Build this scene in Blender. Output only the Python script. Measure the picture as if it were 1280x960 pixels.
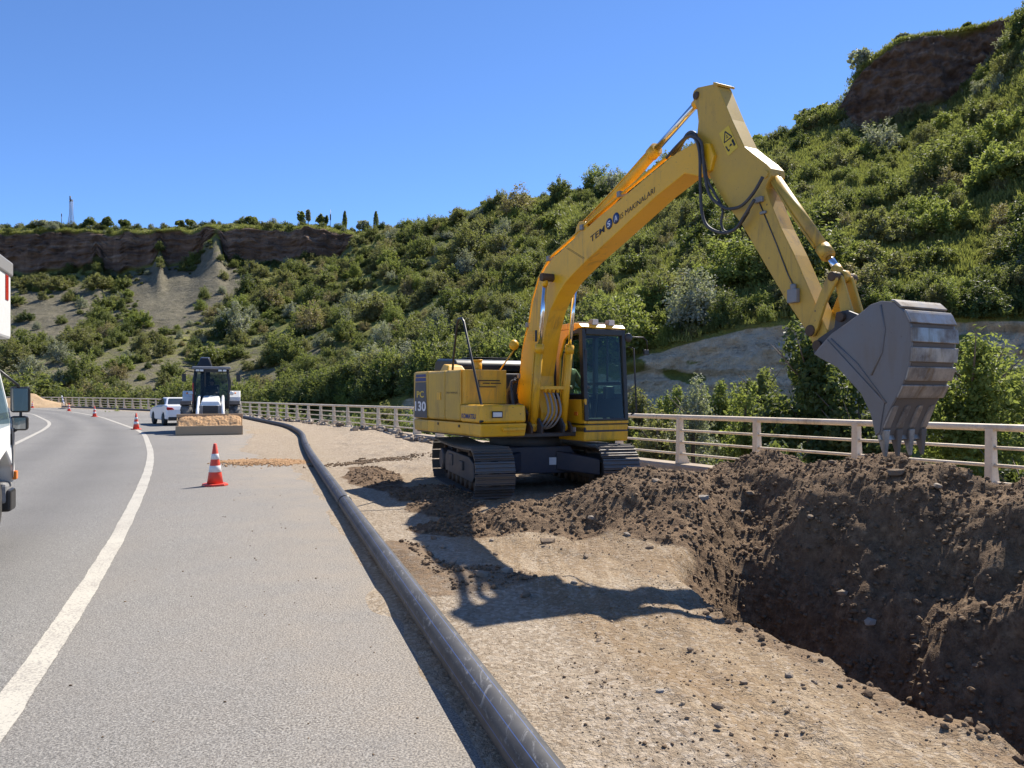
import bpy, bmesh, math, random
import numpy as np
from mathutils import Vector, Matrix, Euler

# ------------------------------------------------------------------ scene, camera, light
for _o in list(bpy.data.objects):
    bpy.data.objects.remove(_o)
SC = bpy.context.scene
COL = SC.collection
R = math.radians
cam_data = bpy.data.cameras.new('camera')
cam = bpy.data.objects.new('camera', cam_data); COL.objects.link(cam)
cam.location = (0, 0, 1.6); cam.rotation_euler = (R(90), 0, 0)
cam_data.sensor_width = 36; cam_data.lens = 36*962/1280; cam_data.shift_y = 12/1280
cam_data.clip_start = .05; cam_data.clip_end = 6000
SC.camera = cam

SUN_AZ, SUN_EL = R(37), R(50)          # azimuth from +Y towards +X
world = bpy.data.worlds.new('World'); SC.world = world; world.use_nodes = True
wn = world.node_tree.nodes; wl = world.node_tree.links
sky = wn.new('ShaderNodeTexSky'); sky.sky_type = 'NISHITA'; sky.sun_disc = False
sky.sun_elevation = SUN_EL; sky.sun_rotation = SUN_AZ
sky.air_density = .8; sky.dust_density = 0; sky.ozone_density = 10; sky.altitude = 1800
bg = wn['Background']; bg.inputs[1].default_value = .122
wl.new(sky.outputs[0], bg.inputs[0])
sun_d = bpy.data.lights.new('sun', 'SUN'); sun_d.energy = 5.0; sun_d.angle = R(.55); sun_d.color = (1, .93, .82)
sun = bpy.data.objects.new('sun', sun_d); COL.objects.link(sun)
sdir = Vector((math.cos(SUN_EL)*math.sin(SUN_AZ), math.cos(SUN_EL)*math.cos(SUN_AZ), math.sin(SUN_EL)))
sun.rotation_euler = sdir.to_track_quat('Z', 'Y').to_euler(); sun.location = (30, 40, 60)
SC.view_settings.view_transform = 'Standard'; SC.view_settings.look = 'None'
SC.view_settings.exposure = .86; SC.view_settings.gamma = 1; SC.view_settings.use_curve_mapping = False

# ------------------------------------------------------------------ helpers
rng = np.random.default_rng(7); random.seed(7)

def tag(o, label=None, cat=None, group=None, kind=None):
    if label: o['label'] = label
    if cat: o['category'] = cat
    if group: o['group'] = group
    if kind: o['kind'] = kind
    return o

def empty(name, loc=(0, 0, 0), rz=0, label=None, cat=None, group=None):
    o = bpy.data.objects.new(name, None); COL.objects.link(o)
    o.location = loc; o.rotation_euler = (0, 0, rz); o.empty_display_size = .2
    return tag(o, label, cat, group)

def link(name, me, parent=None, mat=None):
    o = bpy.data.objects.new(name, me); COL.objects.link(o)
    if parent is not None: o.parent = parent
    if mat is not None and not me.materials: me.materials.append(mat)
    return o

def copy_tree(o, parent=None):
    c = o.copy(); COL.objects.link(c)
    c.parent = parent
    for ch in o.children: copy_tree(ch, c)
    return c

class MB:
    """collects shapes, then builds ONE mesh object"""
    def __init__(s, T=None): s.v = []; s.f = []; s.T = T; s.sm = []
    def add(s, vs, fs, smooth=False):
        b = len(s.v)
        for p in vs:
            p = Vector(p)
            s.v.append(tuple(s.T @ p) if s.T is not None else tuple(p))
        for q in fs: s.f.append([b+i for i in q]); s.sm.append(smooth)
        return s
    def box(s, a, b):
        x0, y0, z0 = a; x1, y1, z1 = b
        return s.add([(x0,y0,z0),(x1,y0,z0),(x1,y1,z0),(x0,y1,z0),(x0,y0,z1),(x1,y0,z1),(x1,y1,z1),(x0,y1,z1)],
                     [(0,3,2,1),(4,5,6,7),(0,1,5,4),(1,2,6,5),(2,3,7,6),(3,0,4,7)])
    def hexa(s, p):      # 8 points, bottom ring then top ring
        return s.add(p, [(0,3,2,1),(4,5,6,7),(0,1,5,4),(1,2,6,5),(2,3,7,6),(3,0,4,7)])
    def prism(s, poly, f0, f1):   # poly of 2D points, f0/f1 map a 2D point to 3D
        n = len(poly)
        vs = [f0(p) for p in poly]+[f1(p) for p in poly]
        return s.add(vs, [tuple(range(n))[::-1], tuple(range(n, 2*n))]+[(i,(i+1)%n,n+(i+1)%n,n+i) for i in range(n)])
    def cyl(s, p0, p1, r0, r1=None, n=14, cap=True):
        r1 = r0 if r1 is None else r1
        p0 = Vector(p0); p1 = Vector(p1); d = (p1-p0).normalized()
        a = d.orthogonal().normalized(); b = d.cross(a)
        vs = []
        for (p, r) in ((p0, r0), (p1, r1)):
            for i in range(n):
                t = 2*math.pi*i/n; vs.append(p+a*math.cos(t)*r+b*math.sin(t)*r)
        s.add(vs, [(i,(i+1)%n,n+(i+1)%n,n+i) for i in range(n)], True)
        if cap: s.add(vs, [tuple(range(n))[::-1], tuple(range(n, 2*n))])
        return s
    def tube(s, pts, r, n=8, closed=False):
        pts = [Vector(p) for p in pts]; m = len(pts); vs = []
        a = None
        for i, p in enumerate(pts):
            d = (pts[min(i+1, m-1)]-pts[max(i-1, 0)]).normalized()
            a = (a-d*a.dot(d)).normalized() if a is not None else d.orthogonal().normalized()
            b = d.cross(a); rr = r[i] if isinstance(r, (list, tuple)) else r
            for k in range(n):
                t = 2*math.pi*k/n; vs.append(p+a*math.cos(t)*rr+b*math.sin(t)*rr)
        fs = [(i*n+k, i*n+(k+1)%n, (i+1)*n+(k+1)%n, (i+1)*n+k) for i in range(m-1) for k in range(n)]
        s.add(vs, fs, True)
        s.add(vs, [tuple(range(n))[::-1], tuple((m-1)*n+k for k in range(n))])
        return s
    def lathe(s, prof, c=(0,0,0), axis='Z', n=20):   # prof: (r, h)
        vs = []; c = Vector(c)
        for r, h in prof:
            for k in range(n):
                t = 2*math.pi*k/n; x, y = r*math.cos(t), r*math.sin(t)
                vs.append(c+Vector({'Z': (x,y,h), 'X': (h,x,y), 'Y': (y,h,x)}[axis]))
        m = len(prof)
        s.add(vs, [(i*n+k, i*n+(k+1)%n, (i+1)*n+(k+1)%n, (i+1)*n+k) for i in range(m-1) for k in range(n)], True)
        s.add(vs, [tuple(range(n))[::-1], tuple((m-1)*n+k for k in range(n))])
        return s
    def mesh(s, name):
        me = bpy.data.meshes.new(name); me.from_pydata(s.v, [], s.f)
        me.polygons.foreach_set('use_smooth', s.sm); me.update()
        bm = bmesh.new(); bm.from_mesh(me); bmesh.ops.remove_doubles(bm, verts=bm.verts, dist=1e-5)
        bmesh.ops.recalc_face_normals(bm, faces=bm.faces); bm.to_mesh(me); bm.free()
        return me
    def build(s, name, mat, parent=None, bevel=0, seg=2):
        o = link(name, s.mesh(name), parent, mat)
        if bevel:
            b = o.modifiers.new('bevel', 'BEVEL'); b.width = bevel; b.segments = seg; b.limit_method = 'ANGLE'; b.angle_limit = R(35)
            b.harden_normals = False
        return o

def np_mesh(name, V, F, mat, parent=None, smooth=False, attrs=None):
    me = bpy.data.meshes.new(name)
    V = np.asarray(V, np.float32).reshape(-1, 3); F = np.asarray(F, np.int32); k = F.shape[1]
    me.vertices.add(len(V)); me.vertices.foreach_set('co', V.ravel())
    me.loops.add(F.size); me.loops.foreach_set('vertex_index', F.ravel())
    me.polygons.add(len(F)); me.polygons.foreach_set('loop_start', np.arange(0, F.size, k, dtype=np.int32))
    me.polygons.foreach_set('use_smooth', np.full(len(F), smooth))
    for an, av in (attrs or {}).items():
        at = me.attributes.new(an, 'FLOAT', 'POINT'); at.data.foreach_set('value', np.asarray(av, np.float32).ravel())
    me.update(calc_edges=True); me.validate()
    return link(name, me, parent, mat)

def grid_faces(nr, nc):
    i = np.arange(nr-1)[:, None]*nc+np.arange(nc-1)[None, :]
    return np.stack([i, i+1, i+nc+1, i+nc], -1).reshape(-1, 4)

def _h(ix, iy, seed):
    n = (ix.astype(np.int64)*374761393+iy.astype(np.int64)*668265263+seed*1442695041) & 0x7fffffff
    n = ((n ^ (n >> 13))*1274126177) & 0x7fffffff
    n = ((n ^ (n >> 16))*1911520717) & 0x7fffffff
    return ((n ^ (n >> 15)) & 0xffff)/65535.0
def vn(x, y, seed=0):
    x = np.asarray(x, float); y = np.asarray(y, float)
    x0 = np.floor(x); y0 = np.floor(y); fx = x-x0; fy = y-y0
    fx = fx*fx*(3-2*fx); fy = fy*fy*(3-2*fy)
    a = _h(x0, y0, seed); b = _h(x0+1, y0, seed); c = _h(x0, y0+1, seed); d = _h(x0+1, y0+1, seed)
    return (a*(1-fx)+b*fx)*(1-fy)+(c*(1-fx)+d*fx)*fy-.5
def fbm(x, y, seed=0, oct=4, gain=.5, lac=2.07):
    t = 0; a = 1
    for i in range(oct):
        t = t+a*vn(x+17.3*i, y-9.1*i, seed+i); x = x*lac; y = y*lac; a *= gain
    return t
def sstep(a, b, x):
    t = np.clip((x-a)/(b-a), 0, 1); return t*t*(3-2*t)

# ------------------------------------------------------------------ materials
class NT:
    def __init__(s, name):
        s.m = bpy.data.materials.new(name); s.m.use_nodes = True
        s.n = s.m.node_tree.nodes; s.l = s.m.node_tree.links
        s.p = s.n['Principled BSDF']; s.out = s.n['Material Output']
        s.co = s.n.new('ShaderNodeTexCoord').outputs['Object']
    def noise(s, scale, detail=4, rough=.55, co=None, dist=0):
        t = s.n.new('ShaderNodeTexNoise'); t.inputs['Scale'].default_value = scale; t.inputs['Detail'].default_value = detail
        t.inputs['Roughness'].default_value = rough; t.inputs['Distortion'].default_value = dist
        s.l.new(co or s.co, t.inputs['Vector']); return t.outputs[0]
    def voro(s, scale, out='Distance', co=None):
        t = s.n.new('ShaderNodeTexVoronoi'); t.inputs['Scale'].default_value = scale
        s.l.new(co or s.co, t.inputs['Vector']); return t.outputs[out]
    def ramp(s, fac, stops):
        t = s.n.new('ShaderNodeValToRGB'); e = t.color_ramp.elements
        while len(e) < len(stops): e.new(.5)
        for q, (p, c) in zip(e, stops):
            q.position = p; q.color = (*c, 1) if not isinstance(c, (int, float)) else (c, c, c, 1)
        s.l.new(fac, t.inputs[0]); return t.outputs[0]
    def mix(s, fac, a, b, mode='MIX'):
        t = s.n.new('ShaderNodeMix'); t.data_type = 'RGBA'; t.blend_type = mode
        for sock, v in ((t.inputs[0], fac), (t.inputs[6], a), (t.inputs[7], b)):
            if isinstance(v, (int, float)): sock.default_value = v
            elif isinstance(v, tuple): sock.default_value = (*v, 1)
            else: s.l.new(v, sock)
        return t.outputs[2]
    def math(s, op, a, b=0.0):
        t = s.n.new('ShaderNodeMath'); t.operation = op
        for sock, v in ((t.inputs[0], a), (t.inputs[1], b)):
            if isinstance(v, (int, float)): sock.default_value = v
            else: s.l.new(v, sock)
        return t.outputs[0]
    def attr(s, name):
        t = s.n.new('ShaderNodeAttribute'); t.attribute_name = name; return t.outputs['Fac']
    def bump(s, h, strength=.3, dist=.01):
        t = s.n.new('ShaderNodeBump'); t.inputs['Strength'].default_value = strength; t.inputs['Distance'].default_value = dist
        s.l.new(h, t.inputs['Height'])
        prev = s.p.inputs['Normal'].links
        if prev: s.l.new(prev[0].from_socket, t.inputs['Normal'])
        s.l.new(t.outputs[0], s.p.inputs['Normal']); return s
    def set(s, col=None, rough=None, metal=None, spec=None, **k):
        for key, v in (('Base Color', col), ('Roughness', rough), ('Metallic', metal), ('Specular IOR Level', spec)):
            if v is None: continue
            sock = s.p.inputs[key]
            if isinstance(v, tuple): sock.default_value = (*v, 1)
            elif isinstance(v, (int, float)): sock.default_value = v
            else: s.l.new(v, sock)
        return s

def paint(name, col, rough=.45, metal=0, dirt=(.28, .22, .15), amount=.35, scale=3.0, spec=.5, spots=0, grime=0):
    """painted or plain surface with uneven dirt and scuffs"""
    t = NT(name)
    n = t.noise(scale, 6, .65); n2 = t.noise(scale*9, 4, .6)
    f = t.math('MULTIPLY', t.ramp(n, [(.38, 0.0), (.72, 1.0)]), t.math('ADD', t.math('MULTIPLY', n2, .9), .35))
    f = t.math('MULTIPLY', f, amount)
    c = t.mix(f, col, dirt)
    c = t.mix(t.math('MULTIPLY', t.ramp(n2, [(.3, 0.0), (.8, 1.0)]), .16), c, tuple(x*.7 for x in col))
    if grime:     # rain-washed dust streaks and grease smears
        mg = t.n.new('ShaderNodeMapping'); mg.inputs['Scale'].default_value = (6, 6, .9); t.l.new(t.co, mg.inputs[0])
        g_ = t.noise(1.0, 7, .7, mg.outputs[0], .8); gb = t.noise(1.1, 3)
        gm = t.math('MULTIPLY', t.ramp(g_, [(.48, 0.0), (.66, 1.0)]), t.ramp(gb, [(.4, 0.0), (.62, 1.0)]))
        c = t.mix(t.math('MULTIPLY', gm, grime), c, (.15, .10, .05))
        ch_ = t.noise(scale*24, 3, .7); c = t.mix(t.math('MULTIPLY', t.ramp(ch_, [(.66, 0.0), (.70, 1.0)]), grime), c, (.10, .07, .05))
    if spots:
        v = t.voro(scale*4.2); n3 = t.noise(scale*1.7, 2)
        m = t.math('MULTIPLY', t.ramp(v, [(.04, 1.0), (.10, 0.0)]), t.ramp(n3, [(.52, 0.0), (.56, 1.0)]))
        c = t.mix(t.math('MULTIPLY', m, spots), c, (.05, .035, .025))
    t.set(c, t.math('ADD', t.math('MULTIPLY', f, .5), rough), metal, spec)
    t.bump(n2, .06, .004)
    return t.m

YEL = paint('yellow_paint', (.80, .42, .008), .36, dirt=(.54, .37, .13), amount=.30, scale=1.6, spots=.7, grime=.65)
YELA = paint('sun_faded_yellow_paint', (.58, .345, .030), .42, dirt=(.40, .28, .12), amount=.55, scale=1.8, spots=.9, grime=.75)
BLK = paint('black_paint', (.012, .012, .013), .35, dirt=(.09, .075, .06), amount=.25)
RUB = paint('black_rubber', (.022, .022, .023), .7, dirt=(.16, .14, .11), amount=.5, scale=5)
TYRE = paint('dusty_tyre', (.05, .048, .045), .85, dirt=(.34, .31, .27), amount=.95, scale=4)
STEELD = paint('dark_dirty_steel', (.045, .047, .055), .5, .3, dirt=(.16, .13, .10), amount=.6, scale=4)
TRACK = paint('worn_track_steel', (.13, .125, .12), .42, .55, dirt=(.20, .16, .12), amount=.6, scale=6)
NAVY = paint('navy_undercarriage_paint', (.028, .036, .06), .5, dirt=(.16, .13, .1), amount=.45, scale=3)
CHROME = paint('chromed_rod', (.75, .75, .76), .12, 1.0, amount=.05)
BKT = paint('grey_bucket_paint', (.17, .165, .165), .45, .15, dirt=(.25, .20, .15), amount=.55, scale=3, spots=.4, grime=.4)
BKTW = paint('polished_muddy_steel', (.33, .31, .285), .38, .5, dirt=(.10, .068, .045), amount=1.0, scale=5, spots=.5, grime=.9)
MUDST = paint('mud_caked_steel', (.15, .12, .095), .75, .1, dirt=(.23, .175, .125), amount=.8, scale=9)
RUST = paint('rusty_greasy_steel', (.07, .045, .03), .6, .3, dirt=(.2, .12, .06), amount=.6, scale=9)
WHITE = paint('white_paint', (.78, .78, .76), .35, dirt=(.5, .45, .38), amount=.25, scale=2)
CARW = paint('white_car_paint', (.74, .75, .77), .18, dirt=(.5, .46, .4), amount=.15, scale=1.5)
CREAM = paint('beige_railing_paint', (.74, .62, .46), .55, dirt=(.36, .28, .19), amount=.6, scale=2.5, spots=.6, grime=.55)
GREYP = paint('grey_plastic', (.22, .22, .22), .5, amount=.3)
HOSE = paint('hose_rubber', (.035, .036, .042), .55, dirt=(.2, .18, .15), amount=.45, scale=6)
HOSEG = paint('sleeved_hose', (.22, .21, .2), .6, dirt=(.4, .35, .28), amount=.5, scale=8)
DBLUE = paint('navy_print', (.02, .035, .16), .5, amount=.1)
DGREY = paint('dark_grey_print', (.05, .055, .07), .5, amount=.15)
LBLUE = paint('slate_blue_print', (.07, .10, .22), .5, amount=.1)
BLKPR = paint('black_print', (.012, .012, .014), .55, amount=.1)
WHTPR = paint('white_print', (.72, .72, .72), .5, amount=.1)
YELPR = paint('yellow_print', (.70, .48, .03), .5, amount=.15, scale=5)
CONER = paint('orange_red_plastic', (.72, .055, .03), .45, dirt=(.35, .2, .12), amount=.3, scale=6)
CONEW = paint('reflective_white_sleeve', (.72, .72, .72), .35, dirt=(.4, .38, .34), amount=.25, scale=8)
REDL = paint('red_lens', (.45, .012, .015), .15, amount=.05)
ORL = paint('orange_lens', (.75, .2, .02), .2, amount=.05)
LAMP = paint('lamp_lens', (.7, .7, .68), .12, amount=.1)
SKIN = paint('skin', (.38, .21, .14), .55, amount=.05)
SHIRT = paint('khaki_shirt', (.22, .20, .11), .8, amount=.1)
TROUS = paint('dark_trousers', (.03, .035, .05), .85, amount=.1)
HAIR = paint('dark_hair', (.02, .014, .01), .6, amount=.05)
BARK = paint('bark', (.12, .09, .065), .85, dirt=(.2, .17, .13), amount=.6, scale=6)
LATT = paint('galvanised_lattice', (.20, .21, .23), .5, .4, amount=.3)
BLUET = paint('blue_sheet_metal', (.05, .20, .50), .5, amount=.2)

def glass(name, tint, rough=.02, alpha=.75):
    t = NT(name)
    tr = t.n.new('ShaderNodeBsdfTransparent'); tr.inputs[0].default_value = (*tint, 1)
    gl = t.n.new('ShaderNodeBsdfGlossy'); gl.inputs[1].default_value = rough; gl.inputs[0].default_value = (.9, .95, 1, 1)
    fr = t.n.new('ShaderNodeFresnel'); fr.inputs[0].default_value = 1.5
    mx = t.n.new('ShaderNodeMixShader'); t.l.new(t.math('ADD', t.math('MULTIPLY', fr.outputs[0], .3), .006), mx.inputs[0])
    t.l.new(tr.outputs[0], mx.inputs[1]); t.l.new(gl.outputs[0], mx.inputs[2])
    t.l.new(mx.outputs[0], t.out.inputs['Surface'])
    return t.m
GLASS = glass('green_tinted_glass', (.56, .74, .66))
GLASSD = glass('dark_tinted_glass', (.34, .42, .46))
MIRR = NT('mirror_glass').set((.16, .17, .18), .05, 1.0).m

def leaf_mat(name, c1, c2, c3, trans=.35, var=.5):
    """leaf colour differs from plant to plant and from leaf to leaf"""
    t = NT(name)
    oi = t.n.new('ShaderNodeObjectInfo').outputs['Random']
    lr = t.attr('lr')
    c = t.mix(oi, c1, c2)
    c = t.mix(t.math('MULTIPLY', lr, var), c, c3)
    t.set(c, .55, 0, .3)
    tl = t.n.new('ShaderNodeBsdfTranslucent'); t.l.new(t.mix(.5, c, (.34, .39, .07)), tl.inputs[0])
    mx = t.n.new('ShaderNodeMixShader'); mx.inputs[0].default_value = trans
    t.l.new(t.p.outputs[0], mx.inputs[1]); t.l.new(tl.outputs[0], mx.inputs[2]); t.l.new(mx.outputs[0], t.out.inputs['Surface'])
    return t.m
LEAF = {
 'green': leaf_mat('mid_green_leaves', (.082, .108, .036), (.125, .145, .048), (.19, .205, .072), .48),
 'bright': leaf_mat('fresh_green_leaves', (.14, .185, .042), (.185, .225, .055), (.26, .285, .085), .52),
 'olive': leaf_mat('olive_leaves', (.14, .138, .062), (.19, .178, .08), (.25, .225, .105), .45),
 'grey': leaf_mat('grey_green_leaves', (.20, .22, .15), (.27, .28, .21), (.46, .45, .39), .4),
 'brown': leaf_mat('brownish_leaves', (.23, .165, .095), (.28, .205, .12), (.35, .27, .17), .4),
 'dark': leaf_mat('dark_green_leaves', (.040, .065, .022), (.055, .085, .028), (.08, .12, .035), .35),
 'blossom': leaf_mat('white_blossom', (.34, .36, .30), (.42, .43, .38), (.55, .55, .52), .3),
}
GRASS = leaf_mat('grass_blades', (.15, .17, .04), (.21, .22, .055), (.29, .27, .10), .42)

# asphalt: aggregate speckle, pale dust where the verge spills over it
t = NT('asphalt')
sp = t.noise(88, 3, .7); sp2 = t.voro(95, 'Color'); big = t.noise(.55, 5, .6); md = t.noise(5, 4, .6)
bw = t.n.new('ShaderNodeRGBToBW'); t.l.new(sp2, bw.inputs[0])
c = t.ramp(sp, [(.40, (.05, .049, .048)), (.47, (.14, .137, .132)), (.53, (.185, .18, .172)), (.61, (.36, .345, .32))])
c = t.mix(.42, c, t.ramp(bw.outputs[0], [(.12, (.05, .05, .05)), (.5, (.175, .172, .166)), (.85, (.42, .41, .385))]))
c = t.mix(t.math('MULTIPLY', t.attr('wear'), .62), c, (.10, .099, .098))
c = t.mix(t.math('MULTIPLY', t.ramp(t.noise(.16, 4, .6), [(.45, 0.0), (.65, 1.0)]), .35), c, (.115, .112, .108))
c = t.mix(t.math('MULTIPLY', t.ramp(big, [(.35, 0.0), (.7, 1.0)]), .35), c, (.19, .185, .18))
dust = t.math('MULTIPLY', t.attr('dust'), t.math('ADD', t.ramp(t.noise(1.3, 5, .65), [(.3, .35), (.7, 1.0)]), t.math('MULTIPLY', t.math('SUBTRACT', sp, .5), .7)))
c = t.mix(dust, c, t.mix(t.ramp(sp, [(.43, 0.0), (.57, 1.0)]), (.17, .142, .112), (.385, .33, .262)))
t.set(c, .85, 0, .3); t.bump(sp, .7, .012); t.bump(bw.outputs[0], .3, .008)
ASPH = t.m
t = NT('worn_road_paint')
w = t.noise(60, 3, .7); w2 = t.noise(2.2, 4)
c = t.mix(t.ramp(t.math('ADD', t.math('MULTIPLY', w, .7), t.math('MULTIPLY', w2, .3)), [(.50, 0.0), (.59, 1.0)]), (.415, .39, .335), (.20, .19, .175))
c = t.mix(t.math('MULTIPLY', t.ramp(w2, [(.4, 0.0), (.7, 1.0)]), .35), c, (.42, .38, .32))
t.set(c, .7); t.bump(w, .4, .004); ROADP = t.m

# soil: dry tan crust, dark freshly dug earth (attr moist), grey chippings (attr grav)
t = NT('soil')
n1 = t.noise(.9, 6, .62); n2 = t.noise(11, 5, .68); n3 = t.noise(55, 3, .65); vc = t.voro(38, 'Color')
bw = t.n.new('ShaderNodeRGBToBW'); t.l.new(vc, bw.inputs[0])
dry = t.ramp(n1, [(.30, (.235, .158, .086)), (.5, (.315, .23, .14)), (.72, (.395, .315, .22))])
dry = t.mix(t.ramp(n2, [(.42, 0.0), (.66, .55)]), dry, (.21, .142, .08))
mdr = t.n.new('ShaderNodeMapping'); mdr.inputs['Rotation'].default_value = (0, 0, R(-17.4)); mdr.inputs['Scale'].default_value = (7, .55, 1); t.l.new(t.co, mdr.inputs[0])
drag = t.noise(1.0, 5, .65, mdr.outputs[0], .7)
dry = t.mix(t.ramp(drag, [(.46, 0.0), (.62, .55)]), dry, (.215, .16, .105))
dry = t.mix(t.ramp(drag, [(.36, .45), (.46, 0.0)]), dry, (.46, .38, .28))
dry = t.mix(t.math('MULTIPLY', t.ramp(n3, [(.38, 1.0), (.52, 0.0)]), .5), dry, (.13, .09, .055))
dry = t.mix(t.math('MULTIPLY', t.ramp(bw.outputs[0], [(.62, 0.0), (.8, 1.0)]), .3), dry, (.50, .44, .37))
wet = t.ramp(n2, [(.32, (.06, .037, .021)), (.5, (.145, .092, .053)), (.7, (.29, .20, .12))])
wet = t.mix(t.math('MULTIPLY', t.ramp(n1, [(.42, 0.0), (.7, 1.0)]), .6), wet, (.19, .132, .082))
wet = t.mix(t.math('MULTIPLY', t.ramp(n3, [(.55, 0.0), (.75, 1.0)]), .5), wet, (.24, .18, .125))
gr = t.ramp(bw.outputs[0], [(.15, (.23, .185, .135)), (.5, (.37, .31, .24)), (.9, (.50, .435, .355))])
gr = t.mix(t.math('MULTIPLY', n2, .5), gr, (.30, .245, .18))
mo = t.math('ADD', t.attr('moist'), t.math('MULTIPLY', t.math('SUBTRACT', n2, .5), .7))
c = t.mix(t.math('MULTIPLY', t.attr('grav'), .8), dry, gr)
c = t.mix(t.ramp(mo, [(.3, 0.0), (.62, 1.0)]), c, wet)
t.set(c, .93, 0, .2); t.bump(n2, .9, .05); t.bump(n3, .9, .02); t.bump(bw.outputs[0], .4, .015)
SOIL = t.m
t = NT('clod_stone')
oi = t.n.new('ShaderNodeObjectInfo').outputs['Random']; a = t.attr('tone'); n2 = t.noise(30, 4)
c = t.ramp(a, [(0, (.09, .057, .032)), (.45, (.20, .135, .08)), (.7, (.36, .265, .165)), (1, (.50, .43, .34))])
c = t.mix(t.math('MULTIPLY', n2, .5), c, (.16, .12, .085)); t.set(c, .9, 0, .2); t.bump(n2, .5, .01); CLOD = t.m
t = NT('pale_stone')
oi = t.n.new('ShaderNodeObjectInfo').outputs['Random']; n2 = t.noise(18, 5)
c = t.ramp(oi, [(0, (.19, .135, .09)), (.5, (.32, .25, .18)), (1, (.46, .42, .36))])
c = t.mix(t.math('MULTIPLY', n2, .55), c, (.18, .14, .1)); t.set(c, .88, 0, .25); t.bump(n2, .5, .02); STONE = t.m
t = NT('orange_chippings'); n2 = t.noise(16, 5, .7)
t.set(t.ramp(n2, [(.3, (.27, .15, .07)), (.55, (.44, .27, .14)), (.8, (.60, .43, .27))]), .9, 0, .2); t.bump(n2, .7, .03); ORCHIP = t.m
t = NT('sand'); n2 = t.noise(1.4, 6, .65); t.set(t.ramp(n2, [(.3, (.33, .225, .13)), (.7, (.47, .345, .215))]), .92, 0, .2); t.bump(t.noise(7, 5), .6, .15); SAND = t.m
t = NT('weathered_concrete'); n1 = t.noise(1.7, 6, .65); n2 = t.noise(26, 4)
c = t.ramp(n1, [(.3, (.27, .215, .16)), (.6, (.40, .335, .265)), (.85, (.48, .42, .345))])
c = t.mix(t.math('MULTIPLY', n2, .45), c, (.24, .19, .14)); t.set(c, .88, 0, .25); t.bump(n2, .5, .02); CONC = t.m

# hillside: grass, bare earth/scree (attr bare), earth cliffs (attr cliff), pale bank (attr bank)
t = NT('hillside')
g1 = t.noise(.05, 5, .6); g2 = t.noise(.6, 5, .65); g3 = t.noise(3.5, 4, .7)
grass = t.ramp(g1, [(.3, (.15, .155, .045)), (.5, (.21, .215, .055)), (.7, (.27, .27, .065))])
grass = t.mix(t.ramp(g2, [(.4, 0.0), (.75, .7)]), grass, (.115, .105, .05))
grass = t.mix(t.math('MULTIPLY', g3, .5), grass, (.06, .075, .022))
bare = t.ramp(g2, [(.3, (.115, .10, .075)), (.55, (.185, .16, .12)), (.8, (.26, .225, .175))])
bare = t.mix(t.math('MULTIPLY', g3, .55), bare, (.10, .105, .055))
mp = t.n.new('ShaderNodeMapping'); mp.inputs['Scale'].default_value = (.06, .06, .55); t.l.new(t.co, mp.inputs[0])
st = t.noise(1.0, 6, .6, mp.outputs[0], .6)
vs = t.n.new('ShaderNodeMapping'); vs.inputs['Scale'].default_value = (.5, .5, .05); t.l.new(t.co, vs.inputs[0]); vst = t.noise(1.0, 6, .65, vs.outputs[0], .8)
cl = t.ramp(st, [(.34, (.10, .062, .043)), (.48, (.20, .13, .09)), (.58, (.25, .165, .115)), (.68, (.36, .26, .185))])
cl = t.mix(t.ramp(vst, [(.45, 0.0), (.65, .6)]), cl, (.085, .055, .042))  # shade of crevices put into the cliff colour as dark vertical streaks
cl = t.mix(t.math('MULTIPLY', g3, .5), cl, (.075, .05, .04))
mp2 = t.n.new('ShaderNodeMapping'); mp2.inputs['Scale'].default_value = (.12, .12, 1.6); t.l.new(t.co, mp2.inputs[0])
st2 = t.math('ADD', t.math('MULTIPLY', t.noise(1.0, 6, .65, mp2.outputs[0], .5), .45), t.math('MULTIPLY', t.noise(.9, 7, .72), .55))
bk = t.ramp(st2, [(.36, (.20, .155, .105)), (.44, (.42, .345, .25)), (.56, (.50, .42, .315)), (.66, (.62, .53, .41))])
c = t.mix(t.ramp(t.math('ADD', t.attr('bare'), t.math('MULTIPLY', t.math('SUBTRACT', g2, .5), .8)), [(.3, 0.0), (.6, 1.0)]), grass, bare)
c = t.mix(t.attr('cliff'), c, cl)
c = t.mix(t.ramp(t.math('ADD', t.attr('bank'), t.math('MULTIPLY', t.math('SUBTRACT', g2, .5), .7)), [(.4, 0.0), (.62, 1.0)]), c, bk)
t.set(c, .95, 0, .12); t.bump(g2, .7, .9); t.bump(g3, .8, .3); t.bump(st, .6, .7)
HILL = t.m
# ------------------------------------------------------------------ site coordinates: s along the road, n across (to the right)
DX, DY = -.3, .954
def sn(s, n): return (DX*s+DY*n, DY*s-DX*n)            # -> x, y
def to_sn(x, y): return (DX*x+DY*y, DY*x-DX*y)         # -> s, n
SG = np.arange(-14, 128, .25)
def curve(tab, win=9):
    a = np.array(tab, float); y = np.interp(SG, a[:, 0], a[:, 1]); k = int(win/.25)//2*2+1
    yp = np.pad(y, k//2, mode='reflect', reflect_type='odd')
    y = np.convolve(yp, np.ones(k)/k, 'valid')
    return lambda s: np.interp(s, SG, y)
n_rail = curve([(-14, 13.6), (-2.8, 12.2), (2.56, 11.2), (8.52, 9.91), (15, 8.55), (27, 6.09), (39.3, 3.57), (58.5, -1.4), (83, -11.5), (106.5, -25), (128, -41)])
n_pipe = curve([(-14, 1.06), (3, 1.02), (7, 1.0), (19, .95), (24, 1.0), (30, 1.16), (37.3, .82), (44.1, -.28), (52.5, -1.62), (63.1, -4.4), (73.2, -9.0), (88, -16.4), (101.8, -23.6), (128, -42.5)], 5)
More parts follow.
